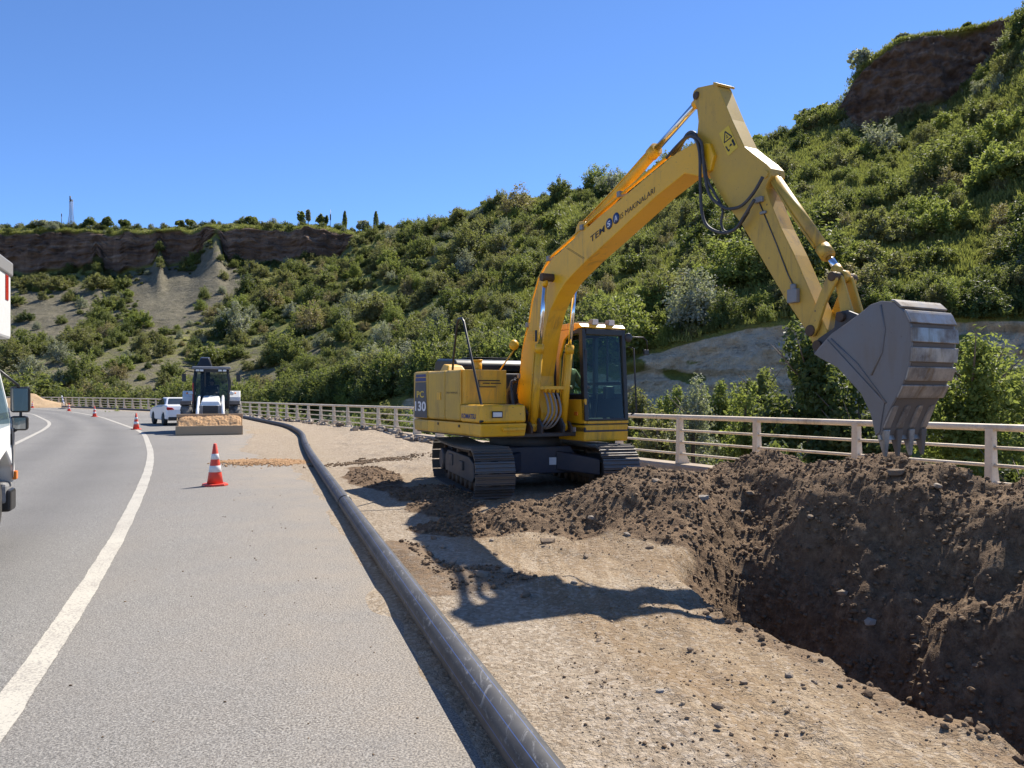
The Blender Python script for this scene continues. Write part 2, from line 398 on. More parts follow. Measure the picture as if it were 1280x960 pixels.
n_line = curve([(-14, -.95), (2, -1.14), (4.44, -1.21), (6.94, -1.4), (13.2, -1.93), (21.6, -2.87), (35.1, -5.0), (59, -11.1), (78.3, -17.3), (97.6, -25.6), (128, -44)])
n_left = curve([(-14, -5.0), (5, -5.3), (13, -5.9), (23.1, -6.88), (40.6, -9.87), (48.4, -11.6), (69.6, -17.95), (84.6, -25.0), (100, -33), (128, -52)])
z_rail = lambda s: np.interp(s, [-14, 8, 27, 40, 58, 83, 106, 128], [.08, .08, .0, -.05, -.08, .05, .1, .1])

def strip(name, s_arr, edges, zs, mat, attrs=None):
    """sheet between several across-road edge functions"""
    S = np.asarray(s_arr); V = []
    for e, z in zip(edges, zs):
        n = e(S); x, y = sn(S, n); V.append(np.stack([x, y, np.full_like(x, z)], -1))
    V = np.stack(V, 1); nr, nc = V.shape[:2]
    return np_mesh(name, V, grid_faces(nr, nc), mat, attrs=attrs and {k: f(S[:, None], np.stack([e(S) for e in edges], 1)) for k, f in attrs.items()})

s_road = np.concatenate([np.arange(-12, 30, .5), np.arange(30, 124, 1.5)])
fr = [0, .2, .4, .55, .7, .8, .88, .94, 1]
road_edges = [lambda S: n_left(S)-5.0]+[lambda S, q=q: n_left(S)+(n_line(S)-n_left(S))*q for q in np.linspace(0, 1, 13)]
for q in fr[1:]:
    road_edges.append(lambda S, q=q: n_line(S)+(n_pipe(S)+.55-n_line(S))*q)
def low_edge(s): return np.interp(s, [0, 12, 18, 24, 45, 60], [.25, .35, .9, 1.9, 2.0, .9])
def wear_f(S, N):
    q = (N-n_left(S))/(n_line(S)-n_left(S)); return np.where((q > -.01) & (q < 1.01), .55+.45*np.cos((q-.28)*2*math.pi/.44), .15)*(q < 1.01)
def dust_f(S, N):
    ln = n_line(S); pp = n_pipe(S)
    d = .22+.58*sstep(.2, 1.0, (N-ln)/(pp-ln))
    d = np.maximum(d, 1.05*sstep(-2.0, -.2, N-pp+low_edge(S))*sstep(8, 16, S))
    return np.where(N < ln-.01, .04, d)*np.where(S > 45, .8, 1)
road = strip('road', s_road, road_edges, [0]*len(road_edges), ASPH, {'dust': dust_f, 'wear': wear_f}); tag(road, kind='structure')

def painted_line(name, f, w, s0, s1, label):
    S = np.concatenate([np.arange(s0, 18, .03), np.arange(18, s1, .4)])
    wob = lambda S, k: .012*vn(S*2.3, S*0+k, 3)+.007*vn(S*19, S*0+k, 4)*(S < 20)
    o = strip(name, S, [lambda S: f(S)-w/2+wob(S, 1), lambda S: f(S)+w/2+wob(S, 5)], [.004, .004], ROADP)
    tag(o, kind='structure')
painted_line('edge_line', n_line, .16, -11, 112, '')
painted_line('edge_line', n_left, .16, -11, 112, '')

# ------------------------------------------------------------------ verge: heaps, trench, spoil bank
def vn3(x, y, z, seed=0):
    z0 = np.floor(z); f = z-z0; f = f*f*(3-2*f); zi = z0*57.31
    return vn(x+zi, y-zi*.7, seed)*(1-f)+vn(x+zi+57.31, y-(zi+57.31)*.7, seed)*f
def low_edge(s): return np.interp(s, [0, 12, 18, 24, 45, 60], [.25, .35, .9, 1.9, 2.0, .9])
def ground_h(X, Y):
    s, n = to_sn(X, Y)
    soft = np.zeros_like(X); grav = np.zeros_like(X)
    np_ = n-n_pipe(s)
    z = .012+.035*sstep(1.2, 3, np_)+.03*fbm(X*.6, Y*.6, 11, 3)*sstep(.8, 2.5, np_)+.014*fbm(X*3, Y*3, 12, 4)*sstep(.3, 1.2, np_)
    z = z-.022*sstep(.5, .9, np.sin((n+.35*vn(s*.4, n*0, 5))*6.5)*.5+.5)*sstep(1.6, 2.2, n)*sstep(13, 10, s)
    def bump(cx, cy, rn, rs, h, ridx=21, m=.9, sharp=1.3):
        nonlocal z, soft
        cs, cn = to_sn(cx, cy)
        wx = .35*fbm(X*.9, Y*.9, ridx, 3); wy = .35*fbm(X*.9+40, Y*.9, ridx, 3)
        q = np.sqrt(((n-cn+wx)/rn)**2+((s-cs+wy)/rs)**2)
        b = np.clip(1-q, 0, None)**sharp; z = z+h*b; soft = np.maximum(soft, m*sstep(0, .2, 1-q))
    bump(1.35, 9.5, 1.6, 1.25, .50, 21)
    bump(2.1, 8.9, 1.25, 1.7, .30, 22)
    bump(.75, 9.4, 1.0, .8, .10, 20)
    bump(.05, 9.3, 1.0, .65, .11, 23)
    bump(-.35, 9.15, .95, .6, .12, 60)
    bump(-1.25, 11.9, .65, 1.3, .18, 24)
    bump(-.95, 10.6, .7, .6, .09, 25, .7)
    bump(-.95, 7.4, .45, 1.1, .09, 26, .55)
    bump(.2, 6.3, 1.7, .8, .07, 27, .0)
    bump(.75, 4.1, 1.0, .9, .08, 28, .3)
    bump(-.35, 6.4, .5, .7, .07, 30, .5)
    # windrow of crumbs left by the blade, and trodden crumb patches on the dry ground
    wr = np.exp(-((n-2.05-.12*vn(s*1.1, s*0, 35)-.05*(s-4))/.16)**2)*sstep(2.0, 2.8, s)*sstep(7.2, 6.2, s)*(.6+.8*vn(s*2.2, n*2, 36))
    z = z+.06*np.clip(wr, 0, 1); soft = np.maximum(soft, .40*np.clip(wr*1.4, 0, 1))
    pt = sstep(.06, .28, fbm(X*1.1, Y*1.1, 37, 3))*sstep(2.0, 2.5, n)*sstep(12, 10, s); z = z+.03*pt; soft = np.maximum(soft, .36*pt)
    bump(-2.6, 14.6, .6, 2.4, .12, 29, .75)
    # spoil bank on the far side of the trench
    cr = 6.25+.25*vn(s*.45, s*0, 31)+.10*vn(s*1.3, s*0, 32)
    hh = np.interp(s, [-6, 0, 3, 5, 5.44, 5.88, 6.58, 7.18, 7.85, 8.53, 8.99, 9.7, 10.4, 11.4], [.8, .8, .9, .84, .74, .88, .92, .82, .66, .82, .70, .48, .26, 0])+.05*vn(s*1.9, n*1.2, 33)
    d = n-cr
    prof = np.where(d < 0, np.clip(1+d/1.75, 0, 1), np.clip(1-d/1.5, 0, 1))
    z = z+hh*prof**1.15; soft = np.maximum(soft, sstep(0, .2, prof)*sstep(11.8, 10.6, s))
    # trench
    edge = 3.16+.12*fbm(s*.8, s*0, 41, 3)+.05*fbm(s*5, s*0+2, 42, 3)
    endl = 5.35+(n-3.2)*1.30+.25*fbm(n*1.6, n*0+7, 43, 3)
    dn = n-edge
    near = sstep(0.0, .30+.12*vn(s*2, n*0, 44), dn)
    wall = np.interp(dn, [1.05, 1.35, 1.75, 2.25, 2.75], [1, .88, .55, .2, 0])
    wall = np.clip(wall+.22*fbm(s*1.3, n*1.6, 45, 4)*sstep(0, .2, wall)*sstep(1, .8, wall), 0, 1.05)
    depth = 1.75*np.minimum(near, wall)*(1-sstep(-1.1, .7, s-endl))
    z = z-depth
    soft = np.maximum(soft, sstep(.02, .25, depth))
    soft = np.maximum(soft, .5*sstep(.5, .0, np.abs(dn+.05))*sstep(6.2, 5, s))
    # lower strip along the kerb
    dr = n_rail(s)-n
    z = z-.36*sstep(2.2, 1.0, dr)*sstep(9, 13, s)*sstep(33, 25, s)-.06*sstep(1.4, .6, dr)*sstep(30, 40, s)
    z = z+sstep(12, 17, s)*sstep(.5, 1.6, np_)*(.10*fbm(X*.55, Y*.55, 14, 4)+.05*fbm(X*2.1, Y*2.1, 15, 3))
    grav = sstep(12, 18, s)*.75+.85*sstep(2.15, 1.75, n+.15*vn(s*1.5, n, 38))*(1-sstep(12, 18, s))
    e = np_+low_edge(s)+.5*fbm(s*.7, n*1.1, 55, 4)*sstep(8, 18, s)+.12*vn(s*3, n*3, 56)
    z = z-.05*sstep(.35, -.35, e)
    return z, np.clip(soft, 0, 1), np.clip(grav, 0, 1)

srow = np.concatenate([np.arange(-4, 1.5, .12), np.arange(1.5, 11.5, .038), np.arange(11.5, 20, .09), np.arange(20, 45, .17), np.arange(45, 122, .7)])
fcol = np.linspace(0, 1, 250)
lft = n_pipe(srow)-low_edge(srow)-np.interp(srow, [6, 16], [.35, 1.0])
rgt = n_rail(srow)-.2
N = lft[:, None]+(rgt-lft)[:, None]*fcol[None, :]
S2 = np.repeat(srow[:, None], len(fcol), 1)
VX, VY = sn(S2, N); VZ, VS, VG = ground_h(VX, VY)
# loose soil is lumpy: push the surface in and out along its own normal
P = np.stack([VX, VY, VZ], -1)
nrm = np.cross(np.gradient(P, axis=1), np.gradient(P, axis=0)); nrm /= np.linalg.norm(nrm, axis=-1)[..., None]+1e-9
nrm *= np.sign(nrm[..., 2:3]+1e-9)
def lumpy(x, y, z):
    a = .55*vn3(x*1.7, y*1.7, z*1.7, 51)+.34*vn3(x*4.1, y*4.1, z*4.1, 52)+.24*vn3(x*9, y*9, z*9, 53)
    return a+.17*np.abs(vn3(x*17, y*17, z*17, 54))+.12*vn3(x*33, y*33, z*33, 57)
dug = sstep(-.15, -.6, VZ)
amp = (.018+.21*VS**1.2)*(1-.45*dug)*sstep(.35, 1.0, N-n_pipe(S2))*np.where(S2 > 20, .6, 1)
fine = .012*(vn3(VX*26, VY*26, VZ*26, 58)+.8*vn3(VX*12, VY*12, VZ*12, 59))*sstep(.3, .9, N-n_pipe(S2))*(S2 < 20)
teeth = .022*np.abs(np.sin(S2*math.pi/.15+1.5*vn(S2*.9, VZ*1.3, 62)))*dug*sstep(-.25, .2, vn(S2*1.1, VZ*.9, 63))*(N > 4)
amp = amp*np.where((S2 > 7.5) & (N < 4.0) & (N > 1.2), .75, 1)
P = P+nrm*(lumpy(VX, VY, VZ)*amp+fine+teeth)[..., None]
verge = np_mesh('verge', P, grid_faces(len(srow), len(fcol)), SOIL, smooth=True, attrs={'moist': VS, 'grav': VG})
tag(verge, kind='structure')
def gz(x, y):
    return float(ground_h(np.array([x], float), np.array([y], float))[0][0])
# crumbs: thousands of tiny lumps lying on that surface
_g = (1+5**.5)/2; OCT_V = np.array([(-1, _g, 0), (1, _g, 0), (-1, -_g, 0), (1, -_g, 0), (0, -1, _g), (0, 1, _g), (0, -1, -_g), (0, 1, -_g), (_g, 0, -1), (_g, 0, 1), (-_g, 0, -1), (-_g, 0, 1)], float)/1.9
OCT_F = np.array([(0, 11, 5), (0, 5, 1), (0, 1, 7), (0, 7, 10), (0, 10, 11), (1, 5, 9), (5, 11, 4), (11, 10, 2), (10, 7, 6), (7, 1, 8), (3, 9, 4), (3, 4, 2), (3, 2, 6), (3, 6, 8), (3, 8, 9), (4, 9, 5), (2, 4, 11), (6, 2, 10), (8, 6, 7), (9, 8, 1)])
def crumbs(name, n, prob, smin, smax, tone_f, power=3.0):
    ri = rng.integers(0, len(srow)-1, n*6); ci = rng.integers(0, len(fcol)-1, n*6)
    w = prob(S2[ri, ci], N[ri, ci], VS[ri, ci])*(np.abs(P[ri, ci, 0]/np.maximum(P[ri, ci, 1], .2)) < .74)
    k = np.where(rng.random(n*6) < w)[0][:n]; ri, ci = ri[k], ci[k]; m = len(k)
    fu, fv = rng.random((m, 1)), rng.random((m, 1))
    q = P[ri, ci]*(1-fu)*(1-fv)+P[ri+1, ci]*fu*(1-fv)+P[ri, ci+1]*(1-fu)*fv+P[ri+1, ci+1]*fu*fv
    sz = smin+(smax-smin)*rng.random(m)**power*np.where(VS[ri, ci] < .45, .33, 1.0)
    v = OCT_V[None]*(1+.5*(rng.random((m, 12, 1))-.5))*np.array([1, .85, .7]); a = rng.random(m)*6.28; c_, s_ = np.cos(a)[:, None], np.sin(a)[:, None]
    v = np.stack([v[..., 0]*c_-v[..., 1]*s_, v[..., 0]*s_+v[..., 1]*c_, v[..., 2]], -1)*sz[:, None, None]+(q+nrm[ri, ci]*sz[:, None]*.35)[:, None]
    F = OCT_F[None]+np.arange(m)[:, None, None]*12
    o = np_mesh(name, v, F.reshape(-1, 3), CLOD, verge, attrs={'tone': np.repeat(np.clip(tone_f(VS[ri, ci], m), 0, 1), 12)})
    tag(o, kind='stuff'); return o
crumbs('loose_clods', 30000, lambda s, n, v: (s > 1)*(s < 16)*np.where(v > .45, v, np.where(v > .2, .28, .0))*(n-n_pipe(s) > .3), .005, .034, lambda v, m: .25+.36*(v < .45)+.13*rng.standard_normal(m), 4.5)
crumbs('chippings', 26000, lambda s, n, v: (s > .5)*(s < 18)*(v < .5)*(n-n_pipe(s) > .12)*(.35+.65*(vn(n*1.3, s*1.3, 77) > 0)), .002, .012, lambda v, m: .55+.28*rng.standard_normal(m), 4.0)

def lump_verts(k, seed):
    r = np.random.default_rng(seed)
    bm = bmesh.new(); bmesh.ops.create_icosphere(bm, subdivisions=1 if k else 1, radius=1)
    v = np.array([p.co[:] for p in bm.verts]); f = np.array([[q.index for q in p.verts] for p in bm.faces]); bm.free()
    v = v*(1+.45*(r.random((len(v), 1))-.5))*np.array([1, .8, .62])
    return v, f
LUMPS = [lump_verts(1, q) for q in range(6)]
def scatter_lumps(name, P, size, tone, mat, parent=None, kind='stuff'):
    V = []; F = []; T = []; b = 0
    for i in range(len(P)):
        v, f = LUMPS[i % 6]; a = rng.random()*6.28; ca, sa = math.cos(a), math.sin(a)
        w = v*size[i]; w = np.stack([w[:, 0]*ca-w[:, 1]*sa, w[:, 0]*sa+w[:, 1]*ca, w[:, 2]], -1)+P[i]
        V.append(w); F.append(f+b); T.append(np.full(len(v), tone[i])); b += len(v)
    o = np_mesh(name, np.concatenate(V), np.concatenate(F), mat, parent, attrs={'tone': np.concatenate(T)})
    tag(o, kind=kind); return o
n_c = 260
cs = 1.5+rng.random(n_c)**1.4*16; cn = n_line(cs)+.2+rng.random(n_c)*2.0
cx, cy = sn(cs, cn); sz = .003+.008*rng.random(n_c)**3
scatter_lumps('grit', np.stack([cx, cy, sz*.3], -1), sz, np.clip(.35+.3*rng.standard_normal(n_c), 0, 1), CLOD, road)
# stones one can pick out singly
stone_me = []
for q in range(5):
    v, f = lump_verts(1, 60+q); me = bpy.data.meshes.new('stone'); me.from_pydata(v.tolist(), [], f.tolist()); me.materials.append(STONE); stone_me.append(me)
def stone(x, y, r, parent=verge, z=None, flat=1.0):
    o = link('stone', stone_me[random.randrange(5)], parent)
    o.location = (x, y, (gz(x, y) if z is None else z)+r*.2*flat); o.scale = (r*1.15, r, r*flat)
    o.rotation_euler = (random.uniform(-.3, .3), random.uniform(-.3, .3), random.uniform(0, 6.28)); return o
for (x, y, r) in [(.37, 8.05, .075), (.06, 10.1, .11), (-.05, 6.6, .06), (-.25, 6.35, .06), (-.42, 6.7, .05), (.5, 6.2, .035), (.1, 5.9, .045), (1.25, 4.15, .025),
                  (.95, 3.55, .02), (.75, 3.9, .022), (1.55, 4.3, .028), (.55, 4.9, .022), (1.1, 4.75, .02), (2.2, 8.9, .07), (1.7, 9.1, .06), (.9, 8.7, .05), (3.2, 6.9, .07), (3.9, 7.8, .08),
                  (4.3, 8.3, .07), (3.7, 8.9, .06), (4.6, 7.2, .09), (2.9, 9.4, .07), (.8, 2.95, .022), (.95, 2.75, .02), (.35, 3.15, .02), (1.15, 3.0, .03), (-.7, 7.9, .045), (-.55, 7.2, .05), (-.85, 8.4, .05)]:
    stone(x, y, r)
for q in range(40):
    s = random.uniform(3, 11); n = random.uniform(2.0, 7.0); x, y = sn(s, n); stone(x, y, random.uniform(.02, .035) if s < 7.5 and n < 3.3 else random.uniform(.03, .06))
# broken kerb rubble along the railing
for q in range(175):
    s = random.uniform(27, 62); n = float(n_rail(s))-.25-abs(random.gauss(0, .38)); x, y = sn(s, n)
    stone(x, y, random.uniform(.08, .24), flat=.9)
for q in range(50):
    s = random.uniform(62, 100); n = float(n_rail(s))-.4-abs(random.gauss(0, .5)); x, y = sn(s, n)
    stone(x, y, random.uniform(.12, .28), flat=.8)
# orange chippings spilled on the shoulder
n_c = 3200
u_ = rng.random(n_c)*2-1; cx = -5.75+u_*1.0+.12*rng.standard_normal(n_c); cy = 17.9-.1*u_+rng.standard_normal(n_c)*.42*(1-.5*u_**2)+.15*np.sin(u_*7)
sz = .012+.025*rng.random(n_c)**2; zz = .03*np.exp(-((cx+5.75)/.8)**2-((cy-17.9)/.5)**2)
spill = scatter_lumps('chipping_spill', np.stack([cx, cy, zz+.006], -1), sz, rng.random(n_c), ORCHIP)
tag(spill, 'patch of orange stone chippings spilled on the asphalt shoulder beside the pipe', 'gravel')
# small dark tyre-lifted soil patch behind the pipe
n_c = 700
t_ = rng.standard_normal((n_c, 2)); cx = -3.2+t_[:, 0]*.5; cy = 18.0+t_[:, 1]*.3+.6*t_[:, 0]
sz = .012+.03*rng.random(n_c)**2
scatter_lumps('soil_crumbs', np.stack([cx, cy, ground_h(cx, cy)[0]+.01], -1), sz, np.clip(.15+.2*rng.random(n_c), 0, 1), CLOD, verge)

# ------------------------------------------------------------------ kerb wall and railing
s_k = np.concatenate([np.arange(-12, 45, 1.0), np.arange(45, 122, 2.0)])
prof = [(-.22, -1.0), (-.22, -.02), (-.18, .02), (.30, .02), (.34, -.02), (.34, -9.0)]
S_ = s_k
V = []
for dn_, dz in prof:
    x, y = sn(S_, n_rail(S_)+dn_+(.03*vn(S_*.7, S_*0, 61) if dn_ < 0 else 0))
    V.append(np.stack([x, y, z_rail(S_)+dz], -1))
V = np.stack(V, 1)
kerb = np_mesh('concrete_kerb', V, grid_faces(*V.shape[:2]), CONC)
tag(kerb, 'weathered beige concrete kerb wall under the bridge railing', 'kerb')

rail = empty('bridge_railing', (0, 0, 0), 0, 'beige metal railing with four rails along the edge of the dug verge', 'railing')
def arc(f, s0, s1, step, off=0.0):
    """points evenly spaced along n=f(s)"""
    S = np.arange(s0, s1, .05); x, y = sn(S, f(S)+off); L = np.concatenate([[0], np.cumsum(np.hypot(np.diff(x), np.diff(y)))])
    t = np.interp(np.arange(0, L[-1], step), L, S); return t
# one post: thin plate, front edge upright, back edge flaring out at the foot
post_prof = [(-.055, 1.0), (.06, 1.0), (.075, .7), (.10, .4), (.15, .18), (.24, .05), (.25, .0), (-.085, .0), (-.07, .3), (-.06, .6)]
pm = MB().prism(post_prof, lambda p: (p[0], -.055, p[1]), lambda p: (p[0], .055, p[1]))
post_o = pm.build('post', CREAM, rail, .008, 1); post_me = post_o.data
first = True
for s in np.concatenate([arc(n_rail, 8.52, 120, 2.2), 8.52-np.array([2.2, 4.4, 6.6, 8.8, 11.0])]):
    x, y = sn(s, float(n_rail(s))); x2, y2 = sn(s+.4, float(n_rail(s+.4)))
    o = post_o if first else post_o.copy()
    if not first: COL.objects.link(o)
    first = False
    o.location = (x, y, float(z_rail(s))+.02); o.rotation_euler = (0, 0, math.atan2(y2-y, x2-x)-R(90))
S = np.concatenate([np.arange(-9, 40, .8), np.arange(40, 121, 1.6)])
for hgt, rad in ((1.035, .052), (.745, .026), (.49, .026), (.235, .026)):
    x, y = sn(S, n_rail(S)-.0)
    MB().tube(list(zip(x, y, z_rail(S)+hgt)), rad, 8).build('rail' if hgt < 1 else 'top_rail', CREAM, rail)

# ------------------------------------------------------------------ black water pipe with blue stripes
t = NT('black_pipe')
u_ = t.attr('ang'); n1 = t.noise(3.0, 6, .7); mpn = t.n.new('ShaderNodeMapping'); mpn.inputs['Scale'].default_value = (9, 2.2, 9); t.l.new(t.co, mpn.inputs[0])
n2 = t.noise(2.0, 7, .75, mpn.outputs[0], 1.2)
c = t.mix(t.ramp(n1, [(.35, 0.0), (.75, .75)]), (.028, .028, .030), (.085, .084, .085))
c = t.mix(t.math('MULTIPLY', t.ramp(n2, [(.56, 0.0), (.66, 1.0)]), .55), c, (.26, .26, .27))
fr_ = t.math('FRACT', t.math('MULTIPLY', u_, 8.0)); stripe = t.math('LESS_THAN', t.math('ABSOLUTE', t.math('SUBTRACT', fr_, .5)), .026)
c = t.mix(t.math('MULTIPLY', stripe, .6), c, (.045, .12, .38))
t.set(c, .62, 0, .4); t.bump(n2, .08, .004); PIPEM = t.m
PR = .090
s_p = np.concatenate([np.arange(-9, 24, .3), np.arange(24, 56, .35), np.arange(56, 112, 1.2)])
px, py = sn(s_p, n_pipe(s_p)); pz = PR+.012+.02*np.maximum(vn(s_p*.15, s_p*0, 71), 0)+.0*s_p
P = np.stack([px, py, pz], -1); nseg = 32
d = np.gradient(P, axis=0); d /= np.linalg.norm(d, axis=1)[:, None]
a = np.cross(d, [0, 0, 1]); a /= np.linalg.norm(a, axis=1)[:, None]; b = np.cross(a, d)
ang = np.linspace(0, 1, nseg+1); tw = .03*np.sin(s_p*.35)
th = (ang[None, :]+tw[:, None])*2*np.pi
V = P[:, None]+PR*(a[:, None]*np.cos(th)[..., None]+b[:, None]*np.sin(th)[..., None])
pipe = np_mesh('water_pipe', V, grid_faces(len(P), nseg+1), PIPEM, smooth=True, attrs={'ang': np.repeat(ang[None, :], len(P), 0)})
tag(pipe, 'long black plastic pipe with thin blue stripes lying along the road shoulder', 'pipe')
for s in (10.75, 22.6, 34.5):
    i = int(np.argmin(abs(s_p-s))); p0 = P[i]; q = d[i]
    mb = MB()
    for k_ in (-.012, .012): mb.lathe([(PR-.004, -.012), (PR+.009, -.006), (PR+.009, .006), (PR-.004, .012)], (0, 0, k_*1.2), 'Z', 28)
    o = mb.build('weld_bead', BLK, pipe); o.rotation_euler = Vector(q).to_track_quat('Z', 'Y').to_euler(); o.location = p0

# ------------------------------------------------------------------ far ground and hillside
gv = []; gf = []
for r_ in (0.0, 60, 200, 600, 2500):
    for k in range(48):
        t_ = 2*math.pi*k/48; gv.append((r_*math.cos(t_), r_*math.sin(t_), -7.5 if r_ < 2000 else -12))
for i in range(4):
    for k in range(48): gf.append((i*48+k, i*48+(k+1) % 48, (i+1)*48+(k+1) % 48, (i+1)*48+k))
# left and behind: level land beside the road
ground = np_mesh('ground', gv, gf, SOIL, attrs={'moist': np.zeros(len(gv)), 'grav': np.zeros(len(gv))}); tag(ground, kind='structure')
lw = strip('roadside_land', np.arange(-60, 124, 2.0), [lambda S: n_left(np.clip(S, -14, 128))-160, lambda S: n_left(np.clip(S, -14, 128))-30, lambda S: n_left(np.clip(S, -14, 128))-4.8], [-1.5, -.6, -.03], SOIL,
           {'moist': lambda S, N: 0*S+0*N, 'grav': lambda S, N: 0*S+0*N+.5}); tag(lw, kind='structure')

F_ = 962.0
XK0 = np.array([-1500, -600, -100, 0, 100, 200, 300, 400, 445, 480, 520, 560, 620, 660, 750, 850, 940, 1000, 1042, 1056, 1068, 1085, 1120, 1150, 1200, 1262, 1280, 1500, 1900, 2800], float)
YS = np.array([330, 300, 280, 279, 281, 282, 274, 279, 286, 285, 282, 272, 251, 247, 234, 207, 181, 158, 138, 112, 88, 70, 44, 36, 30, 16, 12, -50, -120, -200], float)
YC = np.array([320, 280, 262, 258, 258, 254, 250, 250, 252, 252, 248, 236, 216, 208, 190, 170, 156, 148, 142, 141, 140, 139, 137, 136, 134, 132, 131, 125, 120, 120], float)
# height of the cliff below the crest, in metres
XK = XK0
CH = lambda q: np.interp(q, [-1500, -100, 0, 60, 100, 117, 122, 127, 160, 192, 201, 207, 240, 262, 272, 276, 282, 330, 365, 420, 436, 445, 1040, 1058, 1070, 1090, 1150, 1200, 1250, 1268, 2800], [12, 13, 14.5, 15, 13, 13, 5, 13.5, 14, 11, 5, 12.5, 11, 5, 1, 3.5, 10.5, 12, 11, 9.5, 4.5, 0, 0, 6, 12, 14.5, 15, 13, 7, 0, 0])
YT = np.interp(XK, [-1500, 0, 300, 500, 700, 800, 1280, 2800], [150, 122, 112, 86, 66, 60, 55, 55])
BZ = np.interp(XK, [-1500, 300, 500, 650, 800, 930, 980, 1280, 2800], [-3, -2.5, 1.2, 2.5, 4.9, 7.2, 7.4, 7.4, 7.4])
colx = np.concatenate([np.arange(-1500, -60, 30), np.arange(-60, 1040, 5.0), np.arange(1040, 1290, 2.5), np.arange(1290, 2800, 30)])
from_x = lambda arr: np.interp(colx, XK, arr)
ys, yc, yt, bz = from_x(YS), from_x(YC), from_x(YT), from_x(BZ); ch = CH(colx)*(1+.10*vn(colx*.06, colx*0, 88)*(ch_on := (CH(colx) > 1)))
# soften everything but the cliff ends
def soft_(a, k=9):
    ap = np.pad(a, k//2, mode='edge'); return np.convolve(ap, np.ones(k)/k, 'valid')
yc, yt, bz = soft_(yc, 15), soft_(yt, 15), soft_(bz, 15)
cap = np.where(colx < 470, 2.6, np.interp(colx, [470, 1040, 1060, 1300], [.8, .8, 1.6, 1.6]))+(1.6*vn(colx*.05, colx*0, 89)+1.0*vn(colx*.16, colx*0, 94))*(colx < 470)
zc = 1.6+(492-ys)/F_*yc-cap
sp_ = lambda a, b, n: np.linspace(a, b, n, endpoint=False)
# profile of each column: valley floor, bank foot, bank top, cliff foot, crest, plateau
rows = []; kinds = []
KP = [('valley', 10), ('bank', 34), ('slope', 110), ('cliff', 44), ('top', 14)]
for k, nr in KP:
    for q in sp_(0, 1, nr): rows.append(q); kinds.append(k)
rows.append(1.0); kinds.append('top')
rows = np.array(rows); kinds = np.array(kinds); NR, NC = len(rows), len(colx)
ax = (colx-640)/F_
TY = np.zeros((NR, NC)); TZ = np.zeros((NR, NC)); A_cl = np.zeros((NR, NC)); A_bk = np.zeros((NR, NC)); A_sl = np.zeros((NR, NC))
cliff_run = ch*.16+1.0
yb_top = yt+2.5; ycf = yc-cliff_run
valley0 = 14.0
zf_s = soft_(zc-ch, 41)
for i in range(NR):
    q, k = rows[i], kinds[i]
    if k == 'valley': TY[i] = valley0+(yt-valley0)*q; TZ[i] = -7.0+4.5*q**2
    elif k == 'bank': TY[i] = yt+2.5*q; TZ[i] = -2.5+(bz+2.5)*q; A_bk[i] = sstep(0, .1, q)*sstep(1.0, .92, q)*sstep(.5, 1.8, bz)
    elif k == 'slope':
        TY[i] = yb_top+(ycf-yb_top)*q; zf = zc-ch; wq = q**6; zf = zf_s*(1-wq)+zf*wq; g = q+.10*np.sin(q*math.pi)*np.where(colx > 700, -.2, -1.0)
        TZ[i] = bz+(zf-bz)*g; A_sl[i] = q
    elif k == 'cliff': TY[i] = ycf+cliff_run*q**1.3; TZ[i] = zc-ch+ch*q; A_cl[i] = sstep(0, .12, q)*sstep(1.0, .94, q)*sstep(1.2, 3.0, ch)
    else: TY[i] = yc+260*q**2; TZ[i] = zc+cap*sstep(0, .24, q)+14*q**1.5
TX = ax[None, :]*TY
# relief
rel = 1.9*fbm(TX*.035, TY*.035, 81, 4)+.55*fbm(TX*.16, TY*.16, 82, 3)
env = np.where((kinds == 'slope')[:, None], np.sin(np.clip(rows, 0, 1)*math.pi)[:, None]**.5, 0)
env = env+np.where((kinds == 'top')[:, None], np.minimum(rows*3, 1)[:, None]*.3, 0)
TZ = TZ+rel*env*np.interp(TY, [50, 200], [.8, 1.6])
gul = 1.3*fbm(TX*.8, TZ*1.1, 95, 4)+.8*np.abs(vn(TX*1.6, TZ*.35, 96))+2.4*fbm(TX*.14, TX*0+TZ*.05, 83, 4)+1.0*np.abs(vn(TX*.30, TZ*.10, 84))+.5*fbm(TX*.7, TZ*.5, 87, 3)
prom = (6.0*fbm(TX*.045, TX*0, 90, 4)+2.0*vn(TX*.2, TX*0, 92))*np.interp(TX, [-120, -60, 60], [1, 1, .5])
TY = TY-A_cl*(gul*1.5)-prom*(sstep(.86, 1.0, A_sl)+(kinds == 'cliff')[:, None]+(kinds == 'top')[:, None]*np.clip(1-rows*4, 0, 1)[:, None])*(ch > 1.5)[None, :]
TY = TY+A_bk*(1.0*fbm(TX*1.0, TZ*1.5, 97, 4)+.5*np.abs(vn(TX*2.0, TZ*.6, 98))+1.6*fbm(TX*.22, TZ*.5, 85, 4)+.9*fbm(TX*.05, TZ*1.4, 93, 4)-.5*np.abs(np.sin(TZ*1.7+TX*.06)))
TX = ax[None, :]*TY
A_bk = A_bk*np.clip(1-1.6*sstep(.12, .3, fbm(TX*.12, TZ*.35, 99, 3)), 0, 1)
bare = np.zeros((NR, NC)); xx = colx[None, :]+0*TY
yim = 492-(TZ-1.6)/TY*F_
bare = np.maximum(bare, .98*np.exp(-((xx-245-(yim-330)*-.55)/95)**2-((yim-362)/70)**2))
bare = np.maximum(bare, .8*np.exp(-((xx-60)/150)**2-((yim-395)/60)**2))
bare = np.maximum(bare, .55*sstep(520, 380, xx)*(A_sl > 0)*sstep(.85, .2, A_sl))
bare = np.maximum(bare, .25+.5*vn(TX*.05, TY*.05, 86)*(xx < 900))*(A_sl > 0)
bare = np.maximum(bare, .9*(kinds == 'valley')[:, None])
